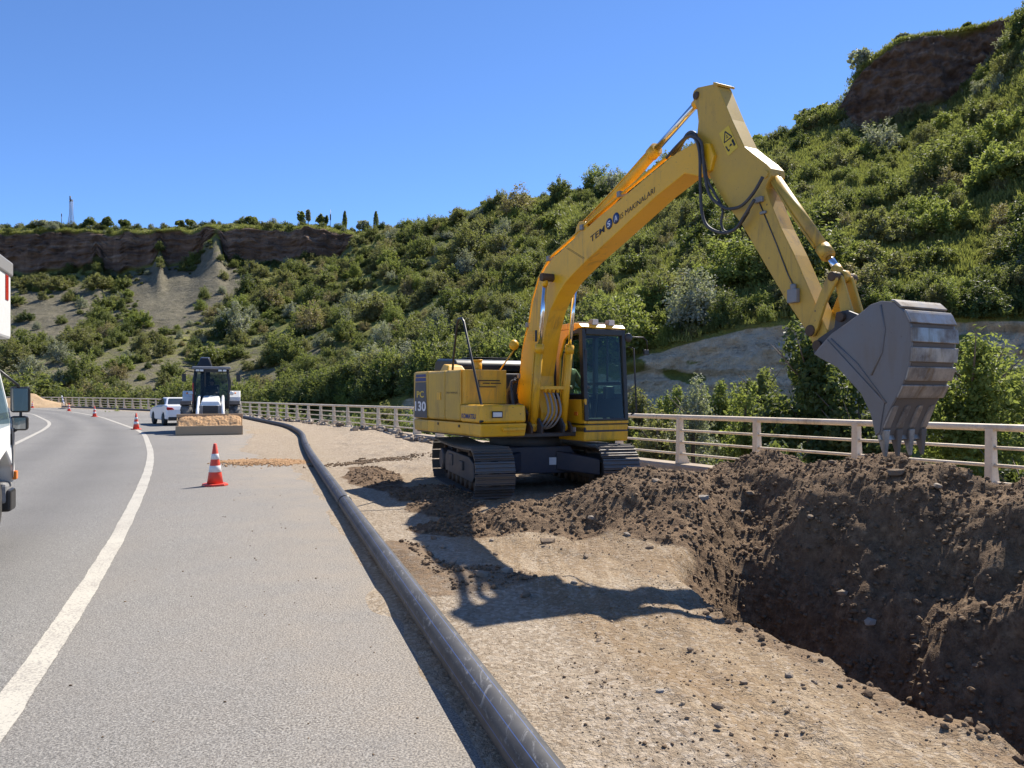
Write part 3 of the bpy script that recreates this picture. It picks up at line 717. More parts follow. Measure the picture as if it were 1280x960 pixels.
hill = np_mesh('hillside', np.stack([TX, TY, TZ], -1), grid_faces(NR, NC), HILL, smooth=True, attrs={'bare': bare, 'cliff': A_cl, 'bank': A_bk})
tag(hill, kind='structure')
i_slope = np.where(kinds == 'slope')[0]
def hill_point(x, q, k='slope'):
    """world point on the hill at column x (see XK) and fraction q up that part of the profile"""
    idx = np.where(kinds == k)[0]; fi = q*(len(idx)-1)+idx[0]; i = int(min(max(fi, 0), NR-2)); j = int(np.clip(np.searchsorted(colx, x)-1, 0, NC-2))
    a_ = fi-i; b_ = (x-colx[j])/(colx[j+1]-colx[j])
    g = lambda A: (A[i, j]*(1-b_)+A[i, j+1]*b_)*(1-a_)+(A[i+1, j]*(1-b_)+A[i+1, j+1]*b_)*a_
    return Vector((g(TX), g(TY), g(TZ))), g(bare)
# ------------------------------------------------------------------ vegetation
def foliage(name, seed, n, Rxyz, lobes, leaf, mat, up=.15, shell=.72, lob=(.26, .46), base=0.0, parent=None, spread=.78, colmin=0.0):
    r = np.random.default_rng(seed)
    d = r.standard_normal((lobes, 3)); d /= np.linalg.norm(d, axis=1)[:, None]; d[:, 2] = np.abs(d[:, 2])*1.25-.42
    c = d*(r.random((lobes, 1))**.55)*spread; rad = lob[0]+(lob[1]-lob[0])*r.random(lobes)
    li = r.integers(0, lobes, n)
    q = r.standard_normal((n, 3)); q /= np.linalg.norm(q, axis=1)[:, None]
    p = c[li]+q*rad[li][:, None]*(shell+(1.12-shell)*r.random((n, 1)))
    nn = q*.75+r.standard_normal((n, 3))*.55+np.array([0, 0, up]); nn /= np.linalg.norm(nn, axis=1)[:, None]
    p = (p*.5+np.array([0, 0, .5]))*1.0
    p = np.stack([(p[:, 0])*2*Rxyz[0], p[:, 1]*2*Rxyz[1], base+(p[:, 2])*Rxyz[2]*1.0], -1)
    t1 = np.cross(nn, r.standard_normal((n, 3))); t1 /= np.linalg.norm(t1, axis=1)[:, None]; t2 = np.cross(nn, t1)
    s = leaf*(.55+.9*r.random((n, 1)))
    V = np.stack([p-t1*s, p+t2*s*.55+nn*s*.15, p+t1*s, p-t2*s*.55+nn*s*.15], 1)
    V[:, :, 2] = np.maximum(V[:, :, 2], 0.01)
    Fq = np.arange(n*4).reshape(n, 4)
    return np_mesh(name, V, Fq, mat, parent, attrs={'lr': np.repeat(r.random(n)**1.6, 4)})

def trunk(name, pts, rad, mat, parent, limbs=6, seed=0, reach=1.0):
    r = random.Random(seed); mb = MB(); mb.tube(pts, rad, 7)
    top = Vector(pts[-1]); mid = Vector(pts[len(pts)//2])
    for k in range(limbs):
        a = 6.28*k/limbs+r.uniform(-.4, .4); b0 = mid.lerp(top, r.uniform(.1, 1.0)); L = reach*r.uniform(.6, 1.1)
        mb.tube([b0, b0+Vector((math.cos(a)*L*.5, math.sin(a)*L*.5, L*.35)), b0+Vector((math.cos(a)*L, math.sin(a)*L, L*.9))], [rad[-1]*.8, rad[-1]*.5, rad[-1]*.15], 5)
    return mb.build(name, mat, parent)

def radial(name, seed, n, Rxyz, stems, leaf, mat, base=0.0, parent=None, inner=.30, low=-.12, twig=.075, gap=.35):
    """crown of stems that fan out from one foot, leaves thickest at the tips"""
    r = np.random.default_rng(seed)
    d = r.standard_normal((stems*3, 3)); d /= np.linalg.norm(d, axis=1)[:, None]; d = d[d[:, 2] > low][:stems]; stems = len(d)
    bulge = 1+.22*np.sin(np.arctan2(d[:, 1], d[:, 0])*r.integers(2, 5)+r.random()*6)+.18*r.standard_normal(stems)
    L = np.clip(.86*bulge, .45, 1.15)
    li = r.integers(0, stems, n); t = inner+(1.02-inner)*r.random(n)**gap
    p = d[li]*(L[li]*t)[:, None]+r.standard_normal((n, 3))*twig*(1.25-t*.5)[:, None]
    p[:, 2] += .12*np.sin(t*2.2)
    nn = d[li]*.55+r.standard_normal((n, 3))*.6+np.array([0, 0, .25]); nn /= np.linalg.norm(nn, axis=1)[:, None]
    t1 = d[li]+r.standard_normal((n, 3))*.45; t1 -= nn*(t1*nn).sum(1)[:, None]; t1 /= np.linalg.norm(t1, axis=1)[:, None]; t2 = np.cross(nn, t1)
    p = np.stack([p[:, 0]*Rxyz[0], p[:, 1]*Rxyz[1], base+np.maximum(p[:, 2]-low*.5, -.02)*Rxyz[2]*.92], -1)
    s = leaf*(.55+.9*r.random((n, 1)))
    V = np.stack([p-t1*s, p+t2*s*.5+nn*s*.15, p+t1*s*1.15, p-t2*s*.5+nn*s*.15], 1)
    return np_mesh(name, V, np.arange(n*4).reshape(n, 4), mat, parent, attrs={'lr': np.repeat(np.clip(.5*r.random(n)+.5*(t-.4), 0, 1), 4)})

# --- shrubs of the hillside: one mesh per kind, unit size (about 2 m across, 1.7 m high before scaling)
KINDS = [('green', 5200, 'mid-green'), ('bright', 5200, 'fresh yellow-green'), ('olive', 4600, 'olive-green'), ('grey', 4600, 'grey-green flowering'), ('brown', 3200, 'brownish half-bare'), ('dark', 5200, 'dark green')]
KP_ = [.31, .13, .28, .10, .07, .11]
variants = []
for k, (kn, nl, _) in enumerate(KINDS):
    for q in range(3):
        o = radial('shrub', 100+k*7+q, nl, (1.05, 1.05, (1.35, 1.6, 1.9)[q]), 80+30*q, .060, LEAF[kn], base=-.1)
        variants.append((k, o.data)); bpy.data.objects.remove(o)
rv = np.random.default_rng(21)
cand = []
def try_add(x, q, sc, k=None, force=False):
    p, br = hill_point(x, q)
    if not force:
        dens = .90-1.5*max(0, br-.25)
        if x > 930 and vn(np.array([p.x*.06]), np.array([p.y*.06]), 91)[0] > .03: dens *= .25
        if rv.random() > dens: return
    k = int(rv.choice(6, p=KP_)) if k is None else k
    if x > 900 and k == 4 and rv.random() < .5: k = 1
    if q > .9 and (x < 445 or 1035 < x < 1275): sc *= .55
    sc = sc*math.exp(rv.normal(0, .38))*(1.25 if q < .12 else 1)
    cand.append((p, sc, k, x))
# denser far left, larger near right
for _ in range(5200):
    x = rv.uniform(-160, 1440); q = rv.random()
    ytx, ycx = np.interp(x, colx, yb_top), np.interp(x, colx, ycf)
    Yq = ytx+(ycx-ytx)*q
    if rv.random() > (Yq/250)*1.25*(.85 if x < 700 else .6): continue
    try_add(x, q, np.interp(Yq, [60, 130, 260], [1.1, 1.45, 1.7]))
for _ in range(260):       # tree belt at the foot of the slope and in the valley, seen over the railing
    x = rv.uniform(-120, 780); p, _b = hill_point(x, rv.uniform(.0, .05)); cand.append((p, rv.uniform(1.7, 2.9), int(rv.choice([0, 0, 0, 1, 2, 5])), x))
for _ in range(150):
    x = rv.uniform(-120, 800); p, _b = hill_point(x, rv.uniform(.55, .98), 'valley'); cand.append((p, rv.uniform(1.6, 2.7), int(rv.choice([0, 0, 1, 2, 3, 5, 5])), x))
for _ in range(26):       # bushes in front of the pale bank and along its top edge
    x = rv.uniform(770, 1010); p, _b = hill_point(x, rv.uniform(.8, .99), 'valley'); cand.append((p, rv.uniform(1.2, 2.3), int(rv.choice([0, 1, 2, 3, 5])), x))
for _ in range(75):
    x = rv.uniform(740, 1300); p, _b = hill_point(x, rv.uniform(0, .03)); cand.append((p, rv.uniform(.6, 1.25), int(rv.choice([0, 1, 2, 5])), x))
for _ in range(60):
    x = rv.uniform(1000, 1400); p, _b = hill_point(x, rv.uniform(0, .04)); cand.append((p, rv.uniform(.8, 1.5), int(rv.choice([0, 1, 2, 5])), x))
def on_px(x, yw, sc, k):
    """the spot on the slope at column x whose picture height is nearest yw"""
    best = min((abs(492-(hill_point(x, q)[0].z-1.6)/hill_point(x, q)[0].y*F_-yw), q) for q in np.linspace(0, 1, 60)); cand.append((hill_point(x, best[1])[0], sc, k, x))
for (x, yw, sc, k) in [(815, 395, 1.9, 1), (872, 355, 2.1, 2), (942, 352, 2.3, 0), (1032, 280, 1.9, 2), (1075, 345, 2.2, 1), (1150, 290, 2.4, 1), (1262, 290, 1.6, 4), (1100, 205, 1.9, 0), (1180, 165, 2.2, 1),
                       (582, 345, 2.4, 3), (630, 320, 1.9, 3), (648, 345, 1.8, 3), (560, 300, 1.7, 3), (690, 280, 1.9, 3), (1230, 120, 2.3, 3), (1262, 60, 2.0, 3), (1010, 165, 2.6, 0), (1000, 190, 2.3, 5),
                       (1160, 232, 1.4, 4), (1215, 215, 1.9, 5), (980, 240, 1.9, 5), (905, 290, 2.2, 0), (1225, 420, 1.9, 5), (1130, 160, 2.0, 2), (300, 330, 2.0, 0), (90, 320, 2.2, 0), (200, 305, 1.8, 0), (232, 300, 1.9, 2), (240, 330, 2.4, 1)]:
    on_px(x, yw, sc, k)
# largest in the picture first, and only those the frame can show
def px_size(c): return c[1]/c[0].y
inframe = [c for c in cand if abs(c[0].x/c[0].y) < .69]
out = [c for c in cand if abs(c[0].x/c[0].y) >= .69]
inframe.sort(key=px_size, reverse=True)
aux = bpy.data.collections.new('shrub_kinds')
src_idx = {}
def zone(p, x, sc):
    q = 492-(p.z-1.6)/p.y*F_
    big = 'large' if sc*F_/p.y > 13 else 'small'
    if x > 700:
        where = ('close under the dark crest cliff' if q < 150 and x > 1030 else 'on the grassy slope above the pale bank' if q < 330 else 'along the top edge of the pale bank' if q < 430 else 'in the hollow behind the railing')
    elif x > 330: where = 'at the wooded foot of the ridge behind the railing' if q > 430 else ('on the middle of the wooded ridge' if q > 330 else 'high on the ridge near the skyline')
    else: where = 'at the foot of the long slope behind the railing' if q > 440 else ('on the stony middle of the long slope' if q > 360 else 'just below the plateau earth cliff')
    return big, where
for i, (p, sc, k, x) in enumerate(inframe[:295]):
    vi = k*3+int(rv.integers(3)); kk, me = variants[vi]
    o = link('shrub', me); o.location = p; o.rotation_euler = (0, 0, rv.random()*6.28)
    o.scale = (sc*rv.uniform(.85, 1.2), sc*rv.uniform(.85, 1.2), sc*rv.uniform(.75, 1.15))
    big, where = zone(p, x, sc); lab_ = f'{big} {KINDS[k][2]} shrub {where}'
    tag(o, lab_, 'shrub', f'{big} {KINDS[k][2]} shrubs {where}')
    if vi not in src_idx: src_idx[vi] = o
order = sorted(src_idx)           # kinds of shrub that exist as single things lend their mesh to the scrub mass
for i, vi in enumerate(order):
    aux.objects.link(src_idx[vi])
names_sorted = sorted(src_idx[v].name for v in order); idx_of = {v: names_sorted.index(src_idx[v].name) for v in order}

def scatter_gn(name, pts, rot, scl, idx, coll):
    me = bpy.data.meshes.new(name); me.from_pydata([tuple(p) for p in pts], [], [])
    for an, ty, vals in (('rz', 'FLOAT', rot), ('idx', 'INT', idx)):
        a_ = me.attributes.new(an, ty, 'POINT'); a_.data.foreach_set('value', np.asarray(vals, np.int32 if ty == 'INT' else np.float32))
    a_ = me.attributes.new('scl', 'FLOAT_VECTOR', 'POINT'); a_.data.foreach_set('vector', np.asarray(scl, np.float32).ravel())
    o = link(name, me)
    g = bpy.data.node_groups.new(name, 'GeometryNodeTree')
    g.interface.new_socket('Geometry', in_out='INPUT', socket_type='NodeSocketGeometry'); g.interface.new_socket('Geometry', in_out='OUTPUT', socket_type='NodeSocketGeometry')
    N_ = g.nodes.new; gi, go = N_('NodeGroupInput'), N_('NodeGroupOutput')
    ip = N_('GeometryNodeInstanceOnPoints'); ci = N_('GeometryNodeCollectionInfo'); ci.inputs[0].default_value = coll; ci.inputs[1].default_value = True; ci.inputs[2].default_value = True
    def na(nm, ty):
        n_ = N_('GeometryNodeInputNamedAttribute'); n_.data_type = ty; n_.inputs[0].default_value = nm; return n_.outputs[0]
    cx_ = N_('ShaderNodeCombineXYZ'); g.links.new(na('rz', 'FLOAT'), cx_.inputs[2])
    er = N_('FunctionNodeEulerToRotation'); g.links.new(cx_.outputs[0], er.inputs[0])
    g.links.new(gi.outputs[0], ip.inputs['Points']); g.links.new(ci.outputs[0], ip.inputs['Instance']); ip.inputs['Pick Instance'].default_value = True
    g.links.new(na('idx', 'INT'), ip.inputs['Instance Index']); g.links.new(er.outputs[0], ip.inputs['Rotation']); g.links.new(na('scl', 'FLOAT_VECTOR'), ip.inputs['Scale'])
    g.links.new(ip.outputs[0], go.inputs[0])
    m = o.modifiers.new('scatter', 'NODES'); m.node_group = g
    tag(o, kind='stuff'); return o
rest = inframe[295:]+out
pts, rot, scl, idx = [], [], [], []
for (p, sc, k, x) in rest:
    ch_ = [v for v in order if v//3 == k] or order
    pts.append(p); rot.append(rv.random()*6.28); scl.append((sc*rv.uniform(.85, 1.2), sc*rv.uniform(.85, 1.2), sc*rv.uniform(.7, 1.1))); idx.append(idx_of[ch_[int(rv.integers(len(ch_)))]])
# low scrub filling the gaps
for _ in range(2600):
    x = rv.uniform(-160, 1440); q = rv.random(); p, br = hill_point(x, q)
    if rv.random() > p.y/230: continue
    if rv.random() < max(0, br-.15)*1.3: continue
    if x > 930 and vn(np.array([p.x*.06]), np.array([p.y*.06]), 91)[0] > .03 and rv.random() < .6: continue
    k = int(rv.choice(6, p=[.3, .16, .3, .08, .08, .08])); ch_ = [v for v in order if v//3 == k] or order
    sc = rv.uniform(.3, .75)*np.interp(p.y, [60, 250], [.8, 1.3])
    pts.append(p); rot.append(rv.random()*6.28); scl.append((sc*1.2, sc*1.1, sc*.8)); idx.append(idx_of[ch_[int(rv.integers(len(ch_)))]])
for x in np.arange(-150, 1400, 4.0):      # scrub along the crest line and under the cliffs
    for kpart, qs, pr in (('top', (.05, .22), .95 if x < 520 else .4), ('slope', (.93, 1.0), .6)):
        if rv.random() < pr:
            p, br = hill_point(x+rv.uniform(-3, 3), rv.uniform(*qs), kpart); k = int(rv.choice([0, 0, 2, 2, 3, 5])); ch_ = [v for v in order if v//3 == k] or order
            sc = rv.uniform(.4, 1.5) if not (x > 1050 and kpart == 'top') else rv.uniform(.25, .6)
            pts.append(p); rot.append(rv.random()*6.28); scl.append((sc*1.2, sc, sc*.9)); idx.append(idx_of[ch_[int(rv.integers(len(ch_)))]])
scrub = scatter_gn('hillside_scrub', pts, rot, scl, idx, aux)
tag(scrub, 'mass of small scrub covering the whole hillside', 'scrub')

# grass tufts: thousands on the nearer slope
r = np.random.default_rng(5); nb = 46
ba = r.random(nb)*6.28; br_ = r.random(nb)**.5*.62; bx, by = br_*np.cos(ba), br_*np.sin(ba); hh = .22+.3*r.random(nb); la = r.random(nb)*6.28
V = []
for i in range(nb):
    wx, wy = math.cos(la[i])*.035, math.sin(la[i])*.035; lx, ly = r.normal(0, .09), r.normal(0, .09)
    V += [(bx[i]-wx, by[i]-wy, -.03), (bx[i]+wx, by[i]+wy, -.03), (bx[i]+lx+wx*.3, by[i]+ly+wy*.3, hh[i]), (bx[i]+lx-wx*.3, by[i]+ly-wy*.3, hh[i])]
tuft_me_o = np_mesh('grass_tuft', V, np.arange(nb*4).reshape(nb, 4), GRASS, attrs={'lr': np.repeat(r.random(nb), 4)})
gp, _b = hill_point(1180, .3); tuft_me_o.location = gp; tag(tuft_me_o, 'clump of long green grass on the open slope between shrubs', 'grass')
auxg = bpy.data.collections.new('grass_kinds'); auxg.objects.link(tuft_me_o)
pts, rot, scl = [], [], []
for _ in range(26000):
    x = rv.uniform(600, 1400); q = rv.random()**.9; p, br = hill_point(x, q)
    if rv.random() < br*.7: continue
    s_ = rv.uniform(.6, 1.5)*np.interp(p.y, [60, 160], [.9, 1.5]); pts.append(p); rot.append(rv.random()*6.28); scl.append((s_*1.3, s_*1.3, s_*.8))
for _ in range(2500):
    x = rv.uniform(-60, 1400); p, br = hill_point(x, rv.random()**2*.3, 'top'); s_ = rv.uniform(.8, 1.6); pts.append(p); rot.append(rv.random()*6.28); scl.append((s_*1.5, s_*1.5, s_*.7))
gs = scatter_gn('grass', pts, rot, scl, [0]*len(pts), auxg); tag(gs, 'green grass growing between the hillside shrubs', 'grass')

# --- trees that stand singly behind the railing, in the valley
def broad_tree(x, y, z0, h, rx, kind, label, seed, n=7000, leaf=.11, lobes=26, name='tree', group=None, crown_lo=.18, cat='tree'):
    root = empty(name, (x, y, z0), 0, label, cat, group)
    trunk('trunk', [(0, 0, -.2), (.05, 0, h*.25), (-.06, .05, h*.5), (0, 0, h*.78)], [h*.022, h*.018, h*.013, h*.007], BARK, root, 9, seed, rx*.8)
    cr = foliage('crown', seed, int(n*1.5), (rx, rx, h*(1-crown_lo)*1.02), lobes+14, leaf*.72, LEAF[kind], base=h*crown_lo, parent=root, lob=(.12, .30), spread=.9, shell=.4)
    return root
def ray(px, Y): return (px-640)/F_*Y
TREES = [(1015, 29, -5.5, 10.2, 2.3, 'dark', 'dark broad-leaved tree rising behind the railing and beneath the arm of the excavator', 9000, .17),
         (1075, 27, -5.5, 7.6, 1.8, 'green', 'leafy tree hidden partly behind the raised steel bucket', 7000, .14),
         (1215, 26, -6.0, 10.2, 2.5, 'bright', 'tall fresh-green poplar-like tree just right of the steel bucket', 11000, .12),
         (1268, 30, -6.0, 9.0, 2.3, 'green', 'green tree behind the railing beside the tall fresh-green tree', 8000, .13),
         (932, 34, -5.5, 8.3, 1.2, 'bright', 'slim pale sapling before the pale bank and behind the railing', 2600, .12),
         (868, 37, -5.5, 8.4, 1.4, 'grey', 'thin silvery sapling before the pale bank near the cab', 2400, .12),
         (822, 35, -5.5, 7.0, 1.4, 'olive', 'low olive bush behind the railing next to the cab', 2600, .12),
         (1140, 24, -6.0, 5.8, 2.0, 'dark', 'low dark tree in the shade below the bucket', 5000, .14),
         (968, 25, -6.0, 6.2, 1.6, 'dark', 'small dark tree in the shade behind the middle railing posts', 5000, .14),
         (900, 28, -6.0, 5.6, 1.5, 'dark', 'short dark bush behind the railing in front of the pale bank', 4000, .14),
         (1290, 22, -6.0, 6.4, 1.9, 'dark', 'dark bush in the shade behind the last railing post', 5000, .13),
         (952, 43, -5.0, 9.2, 1.7, 'green', 'rounded green tree before the pale bank, beside the dark broad-leaved tree', 5000, .13),
         (897, 45, -5.0, 8.2, 1.4, 'bright', 'small bright tree at the foot of the pale bank between two saplings', 3600, .12),
         (842, 46, -5.0, 7.6, 1.4, 'bright', 'small leafy tree at the foot of the pale bank close to the cab', 3600, .12),
         (800, 44, -5.0, 7.4, 1.3, 'olive', 'olive tree at the foot of the pale bank just past the cab mirror', 3200, .12),
         (1262, 40, -5.0, 8.6, 2.0, 'green', 'green tree at the foot of the bank behind the tall fresh-green tree', 5000, .14),
         (770, 40, -5.5, 6.6, 1.6, 'green', 'green bush behind the railing, hidden partly by the cab', 4000, .14)]
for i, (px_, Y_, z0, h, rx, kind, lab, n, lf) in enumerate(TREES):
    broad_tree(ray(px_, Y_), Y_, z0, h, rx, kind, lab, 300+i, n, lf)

# --- trees and masts on the skyline
def poplar(px_, hgt, w, lab, dY=10):
    p, _b = hill_point(px_, math.sqrt(dY/260), 'top'); root = empty('poplar_tree', p, 0, lab, 'tree', None)
    MB().tube([(0, 0, -.5), (0, 0, hgt*.5), (0, 0, hgt*.95)], [.25, .18, .05], 6).build('trunk', BARK, root)
    r = np.random.default_rng(int(px_)); n = 2200; zt = r.random(n); rad = w*np.sin(np.clip(zt*.92+.06, 0, 1)*math.pi)**.55*(1-.45*zt)*(.55+.5*r.random(n)); an = r.random(n)*6.28
    c = np.stack([rad*np.cos(an), rad*np.sin(an), .3+zt*hgt], -1)+r.standard_normal((n, 3))*.08
    u = r.standard_normal((n, 3)); u[:, 2] += 1.2; u /= np.linalg.norm(u, axis=1)[:, None]; v = np.cross(u, r.standard_normal((n, 3))); v /= np.linalg.norm(v, axis=1)[:, None]; sz = .18*(.6+.8*r.random((n, 1)))
    np_mesh('crown', np.stack([c-u*sz, c+v*sz*.5, c+u*sz, c-v*sz*.5], 1), np.arange(n*4).reshape(n, 4), LEAF['green'], root, attrs={'lr': np.repeat(r.random(n), 4)})
poplar(431, 6.2, .95, 'tall narrow poplar on the plateau edge, the one with an antenna pole beside it')
poplar(470, 6.4, 1.15, 'tall narrow poplar on the plateau edge standing apart by the dip')
def sky_tree(px_, hgt, w, kind, lab, dY=8, n=900, leaf=.4):
    p, _b = hill_point(px_, math.sqrt(dY/260), 'top'); root = empty('skyline_tree', p, 0, lab, 'tree', None)
    MB().tube([(0, 0, -.5), (.1, 0, hgt*.4), (0, 0, hgt*.75)], [.2, .14, .06], 6).build('trunk', BARK, root)
    foliage('crown', int(px_)+5, n, (w*1.25, w*1.25, hgt*1.02), 16, leaf, LEAF[kind], base=-.05*hgt, parent=root, lob=(.24, .46))
for a_ in [(112, 4.2, 1.9, 'dark', 'dark conifer-like tree on the plateau right of the lattice mast'), (134, 5.0, 1.7, 'dark', 'taller dark pine on the plateau above the earth cliff'),
           (155, 3.7, 1.6, 'dark', 'small dark pine last of the pines on the plateau'), (52, 3.6, 2.6, 'grey', 'wide pale bush on the plateau left of the lattice mast'), (70, 2.6, 2.4, 'grey', 'low pale bush on the plateau beside the thin mast'),
           (225, 3.0, 1.2, 'green', 'small round tree on the plateau above the second cliff'), (238, 3.2, 1.5, 'green', 'second small tree on the plateau above the cliff'), (312, 3.0, 2.2, 'green', 'broad bush on the crest over the rounded cliff'),
           (376, 5.6, 1.2, 'bright', 'light green tree with open crown on the plateau near the poplars'), (385, 6.2, .6, 'grey', 'thin pale tree on the plateau near the poplars'), (401, 4.4, 1.2, 'green', 'bushy tree on the plateau between the poplars'),
           (408, 4.8, .5, 'dark', 'thin dark tree on the plateau left of the antenna pole'), (454, 4.6, 2.0, 'grey', 'rounded grey-green tree between the two tall poplars'), (569, 3.2, .9, 'green', 'small open tree standing on the ridge line'),
           (622, 2.8, 1.2, 'green', 'small tree on the ridge left of the blue roof'), (606, 2.4, 1.6, 'olive', 'low tree on the ridge line beside the blue roof'), (1077, 4.6, 2.1, 'grey', 'round pale tree on the edge of the dark cliff'),
           (1128, 1.3, 1.2, 'grey', 'tiny bush on top of the dark cliff'), (1209, 1.5, .7, 'dark', 'small dark bush on the grassy top of the high cliff'), (950, 2.6, 1.8, 'bright', 'leafy bush on the skyline behind the arm'),
           (1030, 3.6, 1.9, 'green', 'leafy tree on the skyline beside the foot of the cliff'), (1010, 4.0, 2.2, 'green', 'broad tree on the skyline left of the cliff')]:
    px_, hgt, w, kind, lab = a_; sky_tree(px_, hgt, w, kind, lab, 2 if px_ > 900 else 8)

p, _b = hill_point(89, math.sqrt(8/260), 'top'); mast = empty('lattice_mast', p, 0, 'tall grey lattice mast on the plateau skyline', 'mast')
H = 11.0; w0, w1 = .95, .42; mb = MB(); br = MB()
for sx in (-1, 1):
    for sy in (-1, 1): mb.tube([(sx*w0, sy*w0, -.5), (sx*w1, sy*w1, H*.45), (sx*w1*.9, sy*w1*.9, H*.9)], .065, 5)
mb.build('leg_frame', LATT, mast)
for i in range(14):
    z0, z1 = H*.9*i/14, H*.9*(i+1)/14; f = lambda z: w0+(w1-w0)*min(z/(H*.45), 1)
    for (ax_, ay_, bx_, by_) in ((-1, -1, 1, -1), (1, -1, 1, 1), (1, 1, -1, 1), (-1, 1, -1, -1)):
        br.tube([(ax_*f(z0), ay_*f(z0), z0), (bx_*f(z1), by_*f(z1), z1)], .035, 4); br.tube([(ax_*f(z1), ay_*f(z1), z1), (bx_*f(z1), by_*f(z1), z1)], .03, 4)
br.build('bracing', LATT, mast)
MB().box((-1.1, -.4, -.2), (1.1, .4, .6)).build('base_cabin', STEELD, mast, .03)
MB().cyl((-.35, 0, H*.85), (-.35, 0, H*1.02), .24, n=10).cyl((-.35, 0, H*.93), (-.35, 0, H*1.03), .1, n=8).build('antenna', STEELD, mast)
MB().box((.0, -.3, H*.86), (.5, .3, H*.91)).build('platform', LATT, mast)
p, _b = hill_point(77, math.sqrt(8/260), 'top'); m2 = empty('antenna_mast', p, 0, 'thin short antenna mast left of the lattice mast', 'mast')
MB().tube([(0, 0, -.4), (0, 0, 3.0), (0, 0, 5.4)], [.16, .12, .08], 6).build('pole', LATT, m2); MB().box((-.12, -.12, 4.2), (.12, .12, 5.2)).build('antenna', STEELD, m2, .02)
p, _b = hill_point(413, math.sqrt(9/260), 'top'); m3 = empty('antenna_pole', p, 0, 'thin dark antenna pole among the plateau trees', 'mast')
MB().tube([(0, 0, -.4), (0, 0, 6.2)], .09, 6).build('pole', LATT, m3); MB().box((-.2, -.1, 2.6), (.2, .1, 4.6)).build('antenna', STEELD, m3, .02)
p, _b = hill_point(663, math.sqrt(3/260), 'top'); sh = empty('shed', p, R(8), 'low blue metal-roofed shed on the ridge line', 'building')
MB().box((-3.1, -1.0, -.6), (3.1, 1.0, .35)).build('wall', BLUET, sh, .03)
MB().prism([(-1.2, .35), (1.2, .35), (0, .85)], lambda q: (-3.3, q[0], q[1]), lambda q: (3.3, q[0], q[1])).build('roof', BLUET, sh, .02)
# ------------------------------------------------------------------ lettering
def lettering(name, txt, mat, parent, T, org, xd, yd, height, length=None, bold=0.0, shear=0.0):
    cu = bpy.data.curves.new(name, 'FONT'); cu.body = txt; cu.offset = bold; cu.shear = shear; cu.resolution_u = 3
    o = bpy.data.objects.new(name, cu); COL.objects.link(o); bpy.context.view_layer.update()
    me = bpy.data.meshes.new_from_object(o.evaluated_get(bpy.context.evaluated_depsgraph_get())); bpy.data.objects.remove(o); bpy.data.curves.remove(cu)
    co = np.array([v.co[:] for v in me.vertices]); mn, mx = co.min(0), co.max(0)
    sy = height/(mx[1]-mn[1]); sx = sy if length is None else length/(mx[0]-mn[0])
    xd, yd, org = Vector(xd).normalized(), Vector(yd).normalized(), Vector(org)
    for v in me.vertices:
        q = org+xd*((v.co.x-mn[0])*sx)+yd*((v.co.y-mn[1])*sy); v.co = T @ q if T is not None else q
    me.name = name; me.materials.clear(); me.materials.append(mat); me.update()
    return link(name, me, parent)

# ------------------------------------------------------------------ excavator
EXC = empty('excavator', (.13, 13.15, 0), 0, 'yellow crawler excavator with raised arm standing on the dug verge', 'excavator')
th_ = R(28)
T = Matrix(((math.sin(th_), math.cos(th_), 0, 0), (-math.cos(th_), math.sin(th_), 0, 0), (0, 0, 1, 0), (0, 0, 0, 1)))
hh_ = R(16)
U = Matrix(((math.sin(hh_), math.cos(hh_), 0, .10), (-math.cos(hh_), math.sin(hh_), 0, .05), (0, 0, 1, 0), (0, 0, 0, 1)))

# -- undercarriage: frame, two crawler tracks with every shoe, rollers, sprocket and idler
cb = MB(U)
cb.prism([(-.95, .30), (.95, .30), (1.05, .42), (.75, .74), (-.75, .74), (-1.05, .42)], lambda p: (-.72, p[0]*.74, p[1]), lambda p: (.72, p[0]*.74, p[1]))
for a in (-1, 1):
    for s in (-1, 1): cb.hexa([(a*.35, s*.3, .36), (a*.75, s*.3, .36), (a*1.25, s*.86, .30), (a*.85, s*.86, .30), (a*.35, s*.3, .70), (a*.75, s*.3, .66), (a*1.25, s*.86, .56), (a*.85, s*.86, .56)])
cb.build('car_body', NAVY, EXC, .02)
MB(U).lathe([(.60, .70), (.62, .72), (.62, .90), (.58, .92)], (0, 0, 0), 'Z', 32).build('swing_ring', STEELD, EXC)
MB(U).box((.735, .18, .44), (.742, .30, .56)).build('warning_plate', WHTPR, EXC)
CC, RR, ZC = 1.42, .355, .40      # half wheelbase, belt radius, axle height
def belt(d):       # position along the closed belt -> (x, z, angle)
    st = 2*CC; ar = math.pi*RR; tot = 2*(st+ar); d = d % tot
    if d < st: return (-CC+d, ZC+RR-.035*math.sin(math.pi*d/st), 0.0)
    d -= st
    if d < ar: a = d/RR; return (CC+RR*math.sin(a), ZC+RR*math.cos(a), -a)
    d -= ar
    if d < st: return (CC-d, ZC-RR, -math.pi)
    d -= st; a = d/RR; return (-CC-RR*math.sin(a), ZC-RR*math.cos(a), -math.pi-a)
NSH = 44; TOT = 2*(2*CC+math.pi*RR); SW = .30
shp = MB()
shp.prism([(-.083, 0), (.086, 0), (.086, .014), (.070, .016), (.068, .044), (.056, .044), (.052, .016), (.012, .014), (.009, .034), (-.003, .034), (-.006, .014), (-.048, .016), (-.051, .044), (-.063, .044), (-.066, .014), (-.083, .014)],
          lambda p: (p[0], -SW, p[1]), lambda p: (p[0], SW, p[1]))
shoe_me = shp.mesh('shoe'); shoe_me.materials.append(TRACK)
